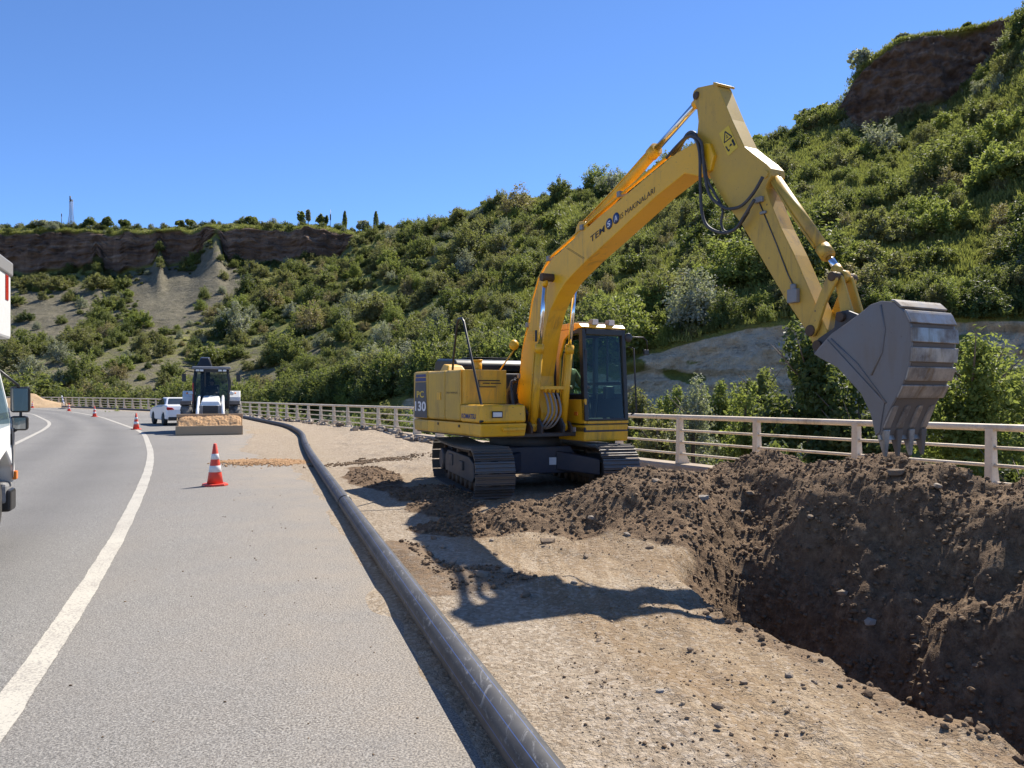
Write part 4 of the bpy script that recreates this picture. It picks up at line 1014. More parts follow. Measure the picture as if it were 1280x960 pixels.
for side in (-1, 1):
    off = side*1.0
    tf = MB(U)
    tf.prism([(-1.15, .22), (1.0, .22), (1.12, .30), (1.08, .52), (.75, .60), (-.95, .60), (-1.15, .50)], lambda p: (p[0], off-.17, p[1]), lambda p: (p[0], off+.17, p[1]))
    tf.box((.15, off-.205, .35), (.42, off+.205, .50)); tf.box((-.75, off-.19, .36), (-.45, off+.19, .55)); tf.box((.95, off-.10, .28), (1.3, off+.10, .5))
    trk = tf.build('crawler_track', STEELD, EXC, .015)
    for k in range(NSH):
        x, z, a = belt(k*TOT/NSH+.04)
        o = link('shoe', shoe_me, trk)
        o.matrix_local = U @ Matrix.Translation((x, off, z)) @ Matrix.Rotation(-a, 4, 'Y')
    chn = MB(U)
    for k in range(NSH):
        x, z, a = belt(k*TOT/NSH+.04); c_, s_ = math.cos(a), math.sin(a)
        for dy in (-.07, .07):
            nx, nz = -s_*.0, 0
            q = Matrix.Translation((x, off+dy, z)) @ Matrix.Rotation(-a, 4, 'Y')
            chn.hexa([q @ Vector(w) for w in [(-.08, -.018, -.085), (.08, -.018, -.085), (.08, .018, -.085), (-.08, .018, -.085), (-.095, -.018, -.002), (.095, -.018, -.002), (.095, .018, -.002), (-.095, .018, -.002)]])
    chn.build('link_chain', RUST, trk)
    sp = MB(U); n_t = 21; pts = []
    for k in range(n_t*2): r_ = .305 if k % 2 else .255; pts.append((-CC+r_*math.cos(math.pi*k/n_t), ZC+r_*math.sin(math.pi*k/n_t)))
    sp.prism(pts, lambda p: (p[0], off-.03, p[1]), lambda p: (p[0], off+.03, p[1])); sp.lathe([(.17, -.20), (.20, -.17), (.20, .17), (.17, .20)], (-CC, off, ZC), 'Y', 20)
    sp.build('sprocket', STEELD, trk)
    MB(U).lathe([(.24, -.09), (.27, -.08), (.27, -.04), (.24, -.03), (.24, .03), (.27, .04), (.27, .08), (.24, .09)], (CC, off, ZC), 'Y', 26).build('idler', STEELD, trk)
    for k in range(7): MB(U).lathe([(.06, -.14), (.105, -.13), (.105, -.07), (.075, -.05), (.075, .05), (.105, .07), (.105, .13), (.06, .14)], (-1.02+.34*k, off, .165), 'Y', 14).build('track_roller', RUST, trk)
    for k in (-.35, .55): MB(U).lathe([(.05, -.12), (.07, -.1), (.07, .1), (.05, .12)], (k, off, .615), 'Y', 12).build('carrier_roller', RUST, trk)

# -- upper structure
MB(T).box((-1.62, -1.24, .92), (1.10, 1.22, .985)).build('deck', STEELD, EXC, .01)
arcp = lambda cx, cy, r, a0, a1, n: [(cx+r*math.cos(R(a0+(a1-a0)*i/n)), cy+r*math.sin(R(a0+(a1-a0)*i/n))) for i in range(n+1)]
# counterweight: plan outline with rounded tail
plan = [(-.86, -1.34), (-1.48, -1.34)]+arcp(-1.48, -1.14, .20, 270, 205, 6)+[(-1.86, -.5), (-1.93, 0), (-1.86, .5)]+arcp(-1.25, .90, .37, 155, 90, 6)+[(-.86, 1.27)]
cw = MB(T).prism(plan, lambda p: (p[0], p[1], 1.16), lambda p: (p[0], p[1], 1.99)).build('counterweight', YELA, EXC, .05, 3)
cwl = MB(T).prism([(x, y+.0) for x, y in plan], lambda p: (p[0]+.03, p[1]*.995, .95), lambda p: (p[0], p[1], 1.148)).build('counterweight_skirt', YELA, EXC, .03, 2)
MB(T).box((-.855, -1.342, .95), (.66, -1.20, 1.148)).hexa([(.66, -1.342, .95), (1.24, -1.342, .95), (1.24, -.58, .95), (.66, -.58, .95), (.66, -1.342, 1.148), (1.27, -1.342, 1.148), (1.27, -.56, 1.148), (.66, -.56, 1.148)]).build('side_skirt', YEL, EXC, .022, 3)
MB(T).box((.66, -.98, 1.035), (1.292, -.60, 1.085)).build('step_plate', YEL, EXC, .012)
for u0, u1 in ((-.85, -.115), (-.105, .50)):
    d = MB(T).box((u0, -1.34, 1.165), (u1, -1.0, 1.98)).build('side_door', YELA, EXC, .045, 3)
    if u0 < -.5:
        MB(T).box((-.42, -1.352, 1.50), (-.27, -1.338, 1.62)).build('door_latch', YEL, d, .006)
MB(T).box((-.4, -1.35, 1.08), (-.36, -1.34, 1.12)).box((.45, -1.35, 1.07), (.5, -1.34, 1.11)).build('skirt_bolt', BLK, EXC)
tank = MB(T).prism([(.505, -1.0), (.505, -1.335), (.54, -1.335)]+arcp(.46, -1.235, .10, -70, 0, 4)+[(.58, -.56), (-.3, -.56), (-.3, -1.0)], lambda p: (p[0], p[1], 1.44), lambda p: (p[0], p[1], 1.975)).build('fuel_tank', YEL, EXC, .03, 3)
tbx = MB(T).prism([(.51, -1.34), (1.16, -1.34)]+arcp(1.14, -1.22, .12, -75, -5, 4)+[(1.27, -.60), (1.22, -.55), (.51, -.55)], lambda p: (p[0], p[1], 1.158), lambda p: (p[0]-.02*(p[0] > 1), p[1], 1.43)).build('toolbox', YEL, EXC, .045, 3)
MB(T).box((1.262, -1.16, 1.235), (1.275, -.98, 1.335)).build('lamp_frame', BLK, EXC, .006)
MB(T).box((1.27, -1.145, 1.25), (1.281, -.995, 1.32)).build('headlamp', LAMP, EXC, .006)
MB(T).box((.582, -1.05, 1.80), (.59, -.68, 1.815)).box((.582, -1.05, 1.70), (.59, -.75, 1.715)).box((.582, -1.06, 1.70), (.59, -1.045, 1.815)).build('tank_marking', BLKPR, EXC)
MB(T).box((.582, -.98, 1.757), (.59, -.86, 1.772)).box((.582, -.84, 1.757), (.59, -.66, 1.772)).build('tank_marking', BLKPR, EXC)
# engine hood, filler caps, inner machinery behind the boom
hood = MB(T).prism([(-1.62, 1.99), (-1.58, 2.16), (-1.45, 2.235), (-.72, 2.20), (-.62, 2.12), (-.60, 1.985)], lambda p: (p[0], -.92, p[1]), lambda p: (p[0], 1.0, p[1])).build('engine_hood', BLK, EXC, .04, 3)
MB(T).box((-1.3, -.5, 2.235), (-.9, .3, 2.25)).build('hood_vent', STEELD, hood, .01)
MB(T).box((-.85, -.55, .99), (-.3, .45, 1.95)).box((-.3, -.55, .99), (.05, -.2, 1.6)).box((-.3, .1, .99), (.3, .38, 1.5)).build('pump_housing', STEELD, EXC, .03)
MB(T).hexa([(-.55, -1.25, 1.97), (-.2, -1.25, 1.97), (-.2, -.9, 1.97), (-.55, -.9, 1.97), (-.5, -1.2, 2.10), (-.28, -1.2, 2.07), (-.28, -.95, 2.07), (-.5, -.95, 2.10)]).build('air_intake', YEL, EXC, .02)
MB(T).cyl((-.1, -.75, 1.95), (-.1, -.75, 2.14), .075).cyl((-.1, -.75, 2.14), (-.1, -.75, 2.17), .085).build('filler_cap', YEL, EXC)
MB(T).box((-.05, -.95, 1.975), (.35, -.7, 1.99)).build('tread_plate', STEELD, EXC)
MB(T).tube([(-.06, -1.22, 1.97), (-.02, -1.22, 2.2), (.14, -1.23, 2.72), (.22, -1.235, 2.80), (.34, -1.235, 2.80), (.42, -1.235, 2.74), (1.02, -1.235, 1.52), (1.16, -1.24, 1.26), (1.22, -1.26, 1.19), (1.22, -1.34, 1.18)], .02, 8).build('hand_rail', BLK, EXC)
MB(T).lathe([(.02, -.05), (.07, -.045), (.085, 0), (.07, .03), (.02, .05)], (.66, -.46, 2.38), 'X', 14).cyl((.66, -.46, 2.3), (.45, -.62, 1.97), .012, n=6).build('mirror_housing', YEL, EXC)
# boom bracket on the deck
for v in (-.34, -.30+.36): MB(T).prism([(.25, .985), (1.30, .985), (1.33, 1.10), (1.22, 1.22), (1.0, 1.18), (.72, 1.42), (.52, 1.45), (.40, 1.30)], lambda p, v=v: (p[0], v, p[1]), lambda p, v=v: (p[0], v+.04, p[1])).build('boom_bracket', STEELD, EXC, .01)
for v in (-.46, -.28, .08, .26): MB(T).prism([(.88, .985), (1.25, .985), (1.25, 1.08), (1.17, 1.16), (1.06, 1.16), (.95, 1.10)], lambda p, v=v: (p[0], v-.02, p[1]), lambda p, v=v: (p[0], v+.02, p[1])).build('cylinder_lug', RUST, EXC, .008)

# -- boom, arm and bucket (side outlines in metres: forward, up)
BOOM = [(1.00, 1.12), (.74, 1.17), (.55, 1.30), (.42, 1.45), (.37, 1.56), (.463, 1.862), (.545, 2.279), (.653, 2.532), (.77, 2.715), (.881, 3.072), (1.093, 3.394), (1.30, 3.56), (1.477, 3.655), (1.939, 3.79), (2.696, 4.03), (3.991, 4.378), (4.378, 4.478), (4.70, 4.50), (4.92, 4.43), (5.0, 4.27), (4.94, 4.12), (4.76, 4.09), (4.513, 4.19), (3.991, 4.042), (2.98, 3.676), (2.447, 3.490), (2.035, 3.322), (1.841, 3.231), (1.643, 3.081), (1.435, 2.878), (1.29, 2.614), (1.167, 2.249), (1.06, 1.877), (1.08, 1.56), (1.17, 1.30), (1.14, 1.18)]
BV = -.10; BW = .145
boom = MB(T).prism(BOOM, lambda p: (p[0], BV-BW, p[1]), lambda p: (p[0], BV+BW, p[1])).build('boom', YEL, EXC, .012, 2)
for q in (1.896, 1.935): MB(T).hexa([(q, BV-BW-.004, 3.745), (q+.008, BV-BW-.004, 3.745), (q+.008, BV-BW+.01, 3.745), (q, BV-BW+.01, 3.745), (q+.45, BV-BW-.004, 3.52), (q+.458, BV-BW-.004, 3.52), (q+.458, BV-BW+.01, 3.52), (q+.45, BV-BW+.01, 3.52)][::1]).build('weld_seam', RUST, boom)
for q in range(5): MB(T).box((.74+q*.0, BV-BW-.012, 2.44+q*.036), (.93, BV-BW+.002, 2.452+q*.036)).build('cooling_slot', YEL, boom)
MB(T).box((.97, BV-BW-.008, 2.42), (1.03, BV-BW+.002, 2.60)).build('slot_plate', BLKPR, boom)
ARM = [(4.592, 5.09), (4.614, 5.134), (4.682, 5.150), (4.973, 5.09), (5.017, 5.043), (5.227, 4.609), (5.414, 4.258), (5.54, 4.146), (5.72, 3.995), (5.787, 3.924), (5.80, 3.85), (5.75, 3.80), (5.715, 3.74), (5.77, 3.603), (5.922, 3.284), (6.092, 2.985), (6.347, 2.478), (6.481, 2.21), (6.508, 2.086), (6.453, 2.01), (6.375, 1.985), (6.242, 2.215), (5.964, 2.576), (5.378, 3.426), (5.096, 3.753), (4.921, 4.009), (4.79, 4.233), (4.686, 4.45), (4.669, 4.602), (4.693, 4.75), (4.669, 4.906), (4.614, 5.008)]
AW = .10
# front flange is inset between the two cheek plates near the cylinder ear
arm = MB(T).prism(ARM, lambda p: (p[0], BV-AW, p[1]), lambda p: (p[0], BV+AW, p[1])).build('arm', YELA, EXC, .008, 2)
MB(T).hexa([(4.96, BV-AW-.02, 5.085), (5.03, BV-AW-.02, 5.045), (5.03, BV+AW+.03, 5.045), (4.96, BV+AW+.03, 5.085), (4.965, BV-AW-.02, 5.11), (5.045, BV-AW-.02, 5.065), (5.045, BV+AW+.03, 5.065), (4.965, BV+AW+.03, 5.11)]).build('arm_cap', YELA, arm)
def pin(name, u, w, v0, v1, r, mat=RUST, parent=arm): return MB(T).cyl((u, v0, w), (u, v1, w), r, n=16).build(name, mat, parent, .006)
pin('pin', 4.665, 5.06, BV-AW-.02, BV+AW+.02, .045); pin('pin', 5.72, 3.88, BV-AW-.018, BV+AW+.018, .042, YELA); pin('pin', 6.33, 2.21, BV-AW-.06, BV+AW+.06, .055)
pin('pin', 4.88, 4.28, BV-AW-.03, BV+AW+.03, .06, YELA); pin('pin', 6.42, 2.06, BV-AW-.07, BV+AW+.07, .05)
pin('boom_pin', 1.50, 3.36, BV-BW-.20, BV+BW+.20, .062, RUST, boom)
# raised rib on the cheek, valve block and warning label
MB(T).tube([(5.64, BV-AW-.004, 3.60), (5.86, BV-AW-.004, 3.15), (6.02, BV-AW-.006, 2.80), (6.10, BV-AW-.006, 2.66)], .007, 5).build('grease_line', HOSE, arm)
MB(T).box((6.05, BV-AW-.06, 2.50), (6.17, BV-AW+.0, 2.64)).cyl((6.11, BV-AW-.03, 2.62), (6.11, BV-AW-.03, 2.69), .03).build('valve_block', GREYP, arm, .012)
MB(T).box((5.60, BV-AW-.04, 3.60), (5.70, BV-AW+.0, 3.66)).box((5.66, BV-AW-.03, 3.47), (5.74, BV-AW+.0, 3.50)).build('hose_clamp', GREYP, arm, .008)
lab = MB(T).add([(5.036, BV-AW-.004, 4.509), (5.186, BV-AW-.004, 4.555), (5.331, BV-AW-.004, 4.273), (5.180, BV-AW-.004, 4.217)], [(0, 1, 2, 3)]).build('warning_label', YELPR, arm)
lx = Vector((.15, 0, .04)); ly = Vector((.145, 0, -.29)); l0 = Vector((5.036, BV-AW-.006, 4.509))
def lp(a, b): return tuple(l0+lx*a+ly*b)
tri = MB(T)
A_, B_, C_ = (.12, .08+.38), (.92, .46), (.55, .10)
def bar(mb, p, q, w):
    P_, Q_ = Vector(lp(*p)), Vector(lp(*q)); d_ = (Q_-P_).normalized(); n_ = Vector((-d_.z, 0, d_.x))*w
    mb.add([P_-n_, Q_-n_, Q_+n_, P_+n_], [(0, 1, 2, 3)])
for p_, q_ in ((A_, B_), (B_, C_), (C_, A_)): bar(tri, p_, q_, .007)
bar(tri, (.45, .36), (.62, .36), .006); bar(tri, (.5, .28), (.58, .30), .008)
tri.build('warning_triangle', BLKPR, lab)
fig = MB(T); bar(fig, (.85, .55), (.85, .82), .014); bar(fig, (.74, .62), (.94, .62), .008); bar(fig, (.42, .72), (.66, .68), .006); bar(fig, (.56, .66), (.60, .74), .012); bar(fig, (.12, .62), (.20, .86), .008); bar(fig, (.2, .86), (.34, .82), .007)
fig.build('pictogram', BLKPR, lab)
# bucket
BK = [(6.50, 1.97), (6.56, 2.03), (6.70, 2.15), (6.86, 2.23), (7.00, 2.309), (7.109, 2.375), (7.214, 2.396), (7.338, 2.373), (7.436, 2.275), (7.485, 2.17), (7.495, 2.014), (7.477, 1.853), (7.438, 1.729), (7.375, 1.602), (7.30, 1.48), (7.245, 1.36), (7.205, 1.24), (7.165, 1.235), (7.12, 1.42), (7.02, 1.602), (6.90, 1.72), (6.771, 1.84), (6.583, 1.93)]
B0, B1 = -.40, .20
bk = MB(T)
for v in (B0, B1-.028): bk.prism(BK, lambda p, v=v: (p[0], v, p[1]), lambda p, v=v: (p[0], v+.028, p[1]))
bucket = bk.build('bucket', BKT, EXC, .006, 1)
sh = BK[3:17]; ins = []
cxb, czb = 7.08, 1.95
for (u, w) in sh:
    d_ = Vector((cxb-u, czb-w)).normalized()*.03; ins.append((u+d_.x, w+d_.y))
MB(T).prism(sh+ins[::-1], lambda p: (p[0], B0+.027, p[1]), lambda p: (p[0], B1-.027, p[1])).build('shell', MUDST, bucket)
wid = [7.0, 2.309]
def off_(p, k):
    d_ = Vector((p[0]-cxb, p[1]-czb)).normalized()*k; return (p[0]+d_.x, p[1]+d_.y)
# welded wear bands across the shell
dense = []
for (a, b) in zip(sh[2:], sh[3:]):
    for q in range(8): dense.append((a[0]+(b[0]-a[0])*q/8, a[1]+(b[1]-a[1])*q/8))
Ld = np.concatenate([[0], np.cumsum([math.dist(a, b) for a, b in zip(dense, dense[1:])])])
def at_len(d): return (float(np.interp(d, Ld, [p[0] for p in dense])), float(np.interp(d, Ld, [p[1] for p in dense])))
for k in range(6):
    d0 = .20+k*.158; seg_ = [at_len(d0+.118*q/4) for q in range(5)]
    poly = [off_(p, .002) for p in seg_]+[off_(p, .022) for p in seg_[::-1]]
    MB(T).prism(poly, lambda p: (p[0], B0-.012, p[1]), lambda p: (p[0], B1+.012, p[1])).build('wear_band', BKTW, bucket, .006)
# side seam, stiffener, hinge ears
MB(T).tube([(7.21, B0-.002, 2.36), (7.25, B0-.002, 2.15), (7.22, B0-.002, 1.95), (7.12, B0-.002, 1.76)], .008, 5).tube([(6.70, B0-.002, 2.10), (6.98, B0-.002, 1.86), (7.26, B0-.002, 1.52)], .010, 5).build('weld_bead', BKT, bucket)
MB(T).prism([(6.52, 1.97), (6.66, 2.10), (7.25, 1.53), (7.20, 1.26), (7.165, 1.235), (7.12, 1.42), (7.02, 1.602), (6.771, 1.84), (6.583, 1.93)], lambda p: (p[0], B0-.012, p[1]), lambda p: (p[0], B0+.001, p[1])).build('side_plate', BKT, bucket, .004, 1)
for v in (-.24, .01): MB(T).prism([(6.36, 1.99), (6.44, 1.95), (6.75, 2.02), (6.95, 2.2), (6.92, 2.29), (6.74, 2.37), (6.62, 2.36), (6.60, 2.22), (6.42, 2.13), (6.36, 2.08)], lambda p, v=v: (p[0], v, p[1]), lambda p, v=v: (p[0], v+.035, p[1])).build('hinge_ear', STEELD, bucket, .008)
pin('pin', 6.69, 2.31, -.28, .08, .045, RUST, bucket)
MB(T).prism([(7.10, 1.44), (7.13, 1.46), (7.215, 1.20), (7.19, 1.19)], lambda p: (p[0], B0, p[1]), lambda p: (p[0], B1, p[1])).build('cutting_edge', BKTW, bucket, .004)
for k in range(4):
    v = B0+.05+k*(B1-B0-.10)/3
    tt = MB(T); tt.hexa([(7.15, v-.045, 1.28), (7.235, v-.045, 1.30), (7.235, v+.045, 1.30), (7.15, v+.045, 1.28), (7.20, v-.05, 1.42), (7.325, v-.035, 1.50), (7.325, v+.035, 1.50), (7.20, v+.05, 1.42)])
    ad = tt.build('tooth_adapter', BKTW, bucket, .01)
    MB(T).hexa([(7.205, v-.018, 1.06), (7.225, v-.018, 1.055), (7.225, v+.018, 1.055), (7.205, v+.018, 1.06), (7.15, v-.04, 1.27), (7.24, v-.04, 1.29), (7.24, v+.04, 1.29), (7.15, v+.04, 1.27)]).build('tooth', MUDST if k % 2 else BKTW, bucket, .008)
# linkage
for v in (BV-AW-.045, BV+AW+.01):
    MB(T).prism([(6.28, 2.19), (6.36, 2.15), (6.41, 2.22), (6.50, 2.45), (6.63, 2.66), (6.62, 2.74), (6.55, 2.75), (6.50, 2.68), (6.36, 2.40)], lambda p, v=v: (p[0], v, p[1]), lambda p, v=v: (p[0], v+.035, p[1])).build('link_arm', YELA, EXC, .01)
for v in (BV-.085, BV+.05): MB(T).prism([(6.55, 2.72), (6.60, 2.74), (6.64, 2.70), (6.76, 2.34), (6.74, 2.28), (6.66, 2.26), (6.63, 2.32)], lambda p, v=v: (p[0], v, p[1]), lambda p, v=v: (p[0], v+.035, p[1])).build('bucket_link', YELA, EXC, .01)
pin('link_pin', 6.585, 2.70, -.26, .06, .045, RUST, EXC)

def ram(name, p0, p1, frac, r, rr, mat=YEL, parent=EXC):
    p0, p1 = Vector(p0), Vector(p1); m = p0.lerp(p1, frac); d_ = (p1-p0).normalized()
    b_ = MB(T).cyl(p0, m, r).cyl(m-d_*.10, m+d_*.02, r*1.16, n=18).cyl(m-d_*.03, m+d_*.035, r*1.0, n=18).cyl(p0, p0+d_*.07, r*1.1)
    b_.lathe([(r*1.05, -r*.9), (r*1.05, r*.9)], p0, 'Y', 16)
    o = b_.build(name, mat, parent)
    MB(T).cyl(m, p1-d_*.06, rr, n=14).build('rod', CHROME, o)
    MB(T).cyl(p1-d_*.13, p1-d_*.03, rr*1.3).lathe([(rr*1.7, -rr*1.2), (rr*1.7, rr*1.2)], p1, 'Y', 14).build('rod_eye', mat, o)
    MB(T).tube([p0+Vector((-r*.8, -r*.9, .05)), p0.lerp(m, .5)+Vector((-r*.7, -r*1.0, 0)), m+Vector((-r*.6, -r*1.0, 0))-d_*.1], .012, 6).build('ram_line', mat, o)
    return o
ram('boom_cylinder', (1.12, -.37, 1.07), (1.50, -.37, 3.36), .55, .062, .034)
ram('boom_cylinder', (1.12, .17, 1.07), (1.50, .17, 3.36), .55, .062, .034)
ram('arm_cylinder', (2.25, BV, 4.02), (4.64, BV, 5.06), .645, .075, .042)
ram('bucket_cylinder', (5.72, BV, 3.88), (6.58, BV, 2.71), .80, .062, .036, YELA)
MB(T).prism([(2.05, 3.80), (2.45, 3.92), (2.34, 4.06), (2.2, 4.09), (2.12, 4.02)], lambda p: (p[0], BV-.12, p[1]), lambda p: (p[0], BV-.085, p[1])).prism([(2.05, 3.80), (2.45, 3.92), (2.34, 4.06), (2.2, 4.09), (2.12, 4.02)], lambda p: (p[0], BV+.085, p[1]), lambda p: (p[0], BV+.12, p[1])).build('ram_bracket', YEL, boom, .008)
# steel lines along the back of the boom with clamps
LINE = [(.33, 1.60), (.43, 1.90), (.50, 2.28), (.60, 2.55), (.72, 2.74), (.82, 3.08), (1.03, 3.42), (1.25, 3.61), (1.44, 3.72), (1.92, 3.86), (2.68, 4.10), (3.43, 4.30), (4.2, 4.50)]
for k, (dv, dz) in enumerate(((-.12, 0), (-.07, .012), (.10, 0), (.14, .01))):
    MB(T).tube([(u-dz*1.5, BV+dv, w+dz) for u, w in LINE], .015, 6).build('hydraulic_line', YEL, boom)
for (u, w) in ((1.36, 3.67), (2.3, 3.97), (.70, 2.70), (3.2, 4.24), (.42, 1.88)):
    MB(T).box((u-.035, BV-.16, w-.03), (u+.035, BV-.03, w+.045)).build('line_clamp', GREYP, boom, .008)
def hose(pts, v, r=.018, mat=HOSE, parent=boom, name='hose'):
    n = len(pts); P_ = [Vector((u, (v[i] if isinstance(v, (list, tuple)) else v), w)) for i, (u, w) in enumerate(pts)]; out_ = []
    for i in range(n-1):
        a, b, c, d_ = P_[max(i-1, 0)], P_[i], P_[i+1], P_[min(i+2, n-1)]
        for q in range(5):
            t_ = q/5; out_.append(.5*((2*b)+(c-a)*t_+(2*a-5*b+4*c-d_)*t_*t_+(3*b-a-3*c+d_)*t_**3))
    out_.append(P_[-1]); return MB(T).tube(out_, r, 7).build(name, mat, parent)
hose([(4.15, 4.47), (4.35, 4.55), (4.62, 4.60), (4.83, 4.47), (4.87, 4.295), (4.909, 4.04), (4.987, 3.815), (5.175, 3.657), (5.297, 3.60), (5.474, 3.60), (5.645, 3.70), (5.766, 3.83)], [-.22, -.24, -.27]+[-.29]*9)
hose([(4.2, 4.5), (4.45, 4.60), (4.69, 4.56), (4.826, 4.349), (4.839, 3.982), (4.866, 3.658), (4.957, 3.478), (5.172, 3.366), (5.377, 3.36), (5.52, 3.48), (5.66, 3.62)], [-.18, -.22, -.27]+[-.30]*8)
hose([(4.2, 4.48), (4.5, 4.62), (4.727, 4.52), (4.861, 4.255), (4.926, 4.011), (5.067, 3.79), (5.166, 3.626), (5.142, 3.473), (5.216, 3.37), (5.395, 3.39), (5.55, 3.52)], [-.15, -.2, -.25]+[-.27]*8, .015)
hose([(4.2, 4.5), (4.5, 4.66), (4.72, 4.58), (4.80, 4.35), (4.82, 4.2)], [-.1, -.2, -.26, -.27, -.22], .02)
for k in range(4):      # sleeved hoses between the boom cylinders
    v = -.20+k*.075
    hose([(1.18, 1.62), (1.24, 1.45), (1.25, 1.28), (1.16, 1.10), (1.0, 1.04)], [v, v+.02, v+.02, v-.05, v-.12], .017, HOSEG, EXC, 'sleeved_hose')
MB(T).box((1.20, -.40, 1.66), (1.25, .20, 1.72)).build('hose_rail', YEL, EXC, .01)
for k in range(4): MB(T).cyl((1.2, -.20+k*.075, 1.62), (1.22, -.20+k*.075, 1.69), .024).build('hose_fitting', YEL, EXC)
hose([(.9, 1.05), (.75, 1.35), (.6, 1.75), (.42, 1.8)], [-.45, -.5, -.48, -.3], .03, HOSE, EXC)
hose([(.4, 1.3), (.3, 1.6), (.35, 1.85)], [-.42, -.4, -.25], .03, HOSE, EXC)
# lettering on boom, counterweight and toolbox
vf = BV-BW-.004
bx_, bz_ = (3.967-2.512), (4.097-3.714)
lettering('boom_lettering', 'TEM', BLKPR, boom, T, (2.53, vf, 3.714), (bx_, 0, bz_*1.05), (0, 0, 1), .088, .36, .012)
for k, ch_ in enumerate('SA'):
    u = 2.985+k*.16; w = 3.893+k*.044
    c_ = MB(T).lathe([(.0001, 0), (.076, .0005)], (u, vf-.001, w), 'Y', 24).build('logo_disc', LBLUE, boom)
    lettering('logo_letter', ch_, WHTPR, c_, T, (u-.036, vf-.0035, w-.048), (bx_, 0, bz_*1.05), (0, 0, 1), .078, .07, .012)
lettering('boom_lettering', 'IS MAKINALARI', BLKPR, boom, T, (3.24, vf, 3.90), (bx_, 0, bz_*1.02), (0, 0, 1), .072, .74, .0)
sv = -1.3445
pan = MB(T).add([(-1.49, sv, 1.18), (-.875, sv, 1.18), (-.90, sv, 1.45), (-.925, sv, 1.80), (-1.44, sv, 1.80)], [(0, 1, 2, 3, 4)]).build('model_panel', DGREY, cw)
MB(T).add([(-1.44, sv, 1.815), (-.925, sv, 1.815), (-.925, sv, 1.875), (-1.42, sv, 1.875)], [(0, 1, 2, 3)]).add([(-1.42, sv, 1.89), (-.925, sv, 1.89), (-.93, sv, 1.938), (-1.41, sv, 1.938)], [(0, 1, 2, 3)]).build('model_stripe', DBLUE, cw)
lettering('model_lettering', 'PC', YELPR, pan, T, (-1.36, sv-.003, 1.53), (1, 0, 0), (0, 0, 1), .115, .34, .02)
lettering('model_lettering', '130', WHTPR, pan, T, (-1.45, sv-.003, 1.29), (1, 0, 0), (0, 0, 1), .175, .53, .03)
lettering('maker_lettering', 'KOMATSU', DBLUE, tbx, T, (.57, -1.3435, 1.215), (1, 0, 0), (0, 0, 1), .078, .52, .03)
lettering('door_lettering', 'TEMSA IS MAKINALARI', BLKPR, EXC, T, (-.05, -1.3435, 1.60), (1, 0, 0), (0, 0, 1), .03, .46)

# -- cab
C0, C1 = .43, 1.28
MB(T).hexa([(-.40, C0, .985), (1.365, C0, .985), (1.365, C1, .985), (-.40, C1, .985), (-.40, C0, 1.07), (1.365, C0, 1.07), (1.365, C1, 1.07), (-.40, C1, 1.07)]).build('cab_floor', STEELD, EXC, .01)
cabb = MB(T)
cabb.hexa([(.55, C0, .84), (1.35, C0, .84), (1.35, C1, .83), (.55, C1, .83), (.55, C0, 1.105), (1.372, C0, 1.105), (1.372, C1, 1.105), (.55, C1, 1.105)])
cabb.box((-.6, C1-.3, .9), (.548, C1+.02, 1.1)).build('cab_skirt', YEL, EXC, .03, 3)
cl = MB(T)      # lower yellow shell: right wall, left wall, front sill
cl.box((-.40, C0, 1.118), (1.355, C0+.05, 1.52)).box((1.30, C0+.05, 1.118), (1.368, C1, 1.165)).box((-.40, C1-.05, 1.118), (1.30, C1, 1.5))
cabl = cl.build('cab_wall', YEL, EXC, .015, 2)
MB(T).box((1.06, C0-.012, 1.25), (1.16, C0+.002, 1.31)).build('side_marker', ORL, cabl, .006)
MB(T).box((1.02, C0-.01, .985), (1.10, C0+.002, 1.06)).build('data_plate', WHTPR, EXC); MB(T).box((.93, C0-.01, .99), (.99, C0+.002, 1.05)).build('data_plate', BLKPR, EXC)
MB(T).box((.55, C0-.004, 1.104), (1.36, C0+.01, 1.118)).box((1.30, C0, 1.104), (1.366, C1, 1.118)).build('cab_seal', BLK, EXC)
# pillars (black): front pair leans back, rear pair upright
fp = MB(T)
for v0, v1 in ((C0, C0+.075), (C1-.075, C1)):
    fp.hexa([(1.28, v0, 1.165), (1.372, v0, 1.165), (1.372, v1, 1.165), (1.28, v1, 1.165), (1.17, v0, 2.64), (1.275, v0, 2.64), (1.275, v1, 2.64), (1.17, v1, 2.64)])
    fp.hexa([(.42, v0, 1.52), (.50, v0, 1.52), (.50, v1, 1.52), (.42, v1, 1.52), (.42, v0, 2.66), (.50, v0, 2.66), (.50, v1, 2.66), (.42, v1, 2.66)])
    fp.box((-.40, v0, 1.5), (-.28, v1, 2.66))
    fp.box((-.40, v0, 2.56), (1.2, v1, 2.66)); fp.box((-.3, v0, 1.50), (1.30, v1, 1.60))
fp.box((1.18, C0+.075, 2.54), (1.285, C1-.075, 2.64)); fp.box((-.40, C0+.075, 2.50), (-.30, C1-.075, 2.66)); fp.box((-.40, C0+.075, 1.1), (-.33, C1-.075, 1.75))
fp.hexa([(1.315, C0+.07, 1.165), (1.37, C0+.07, 1.165), (1.37, C1-.07, 1.165), (1.315, C1-.07, 1.165), (1.312, C0+.07, 1.21), (1.366, C0+.07, 1.21), (1.366, C1-.07, 1.21), (1.312, C1-.07, 1.21)])
fp.box((.2, C1-.06, 1.74), (1.20, C1-.012, 1.80)); fp.box((.80, C1-.05, 1.8), (.83, C1-.015, 2.56))
fp.build('cab_frame', BLK, EXC, .012, 2)
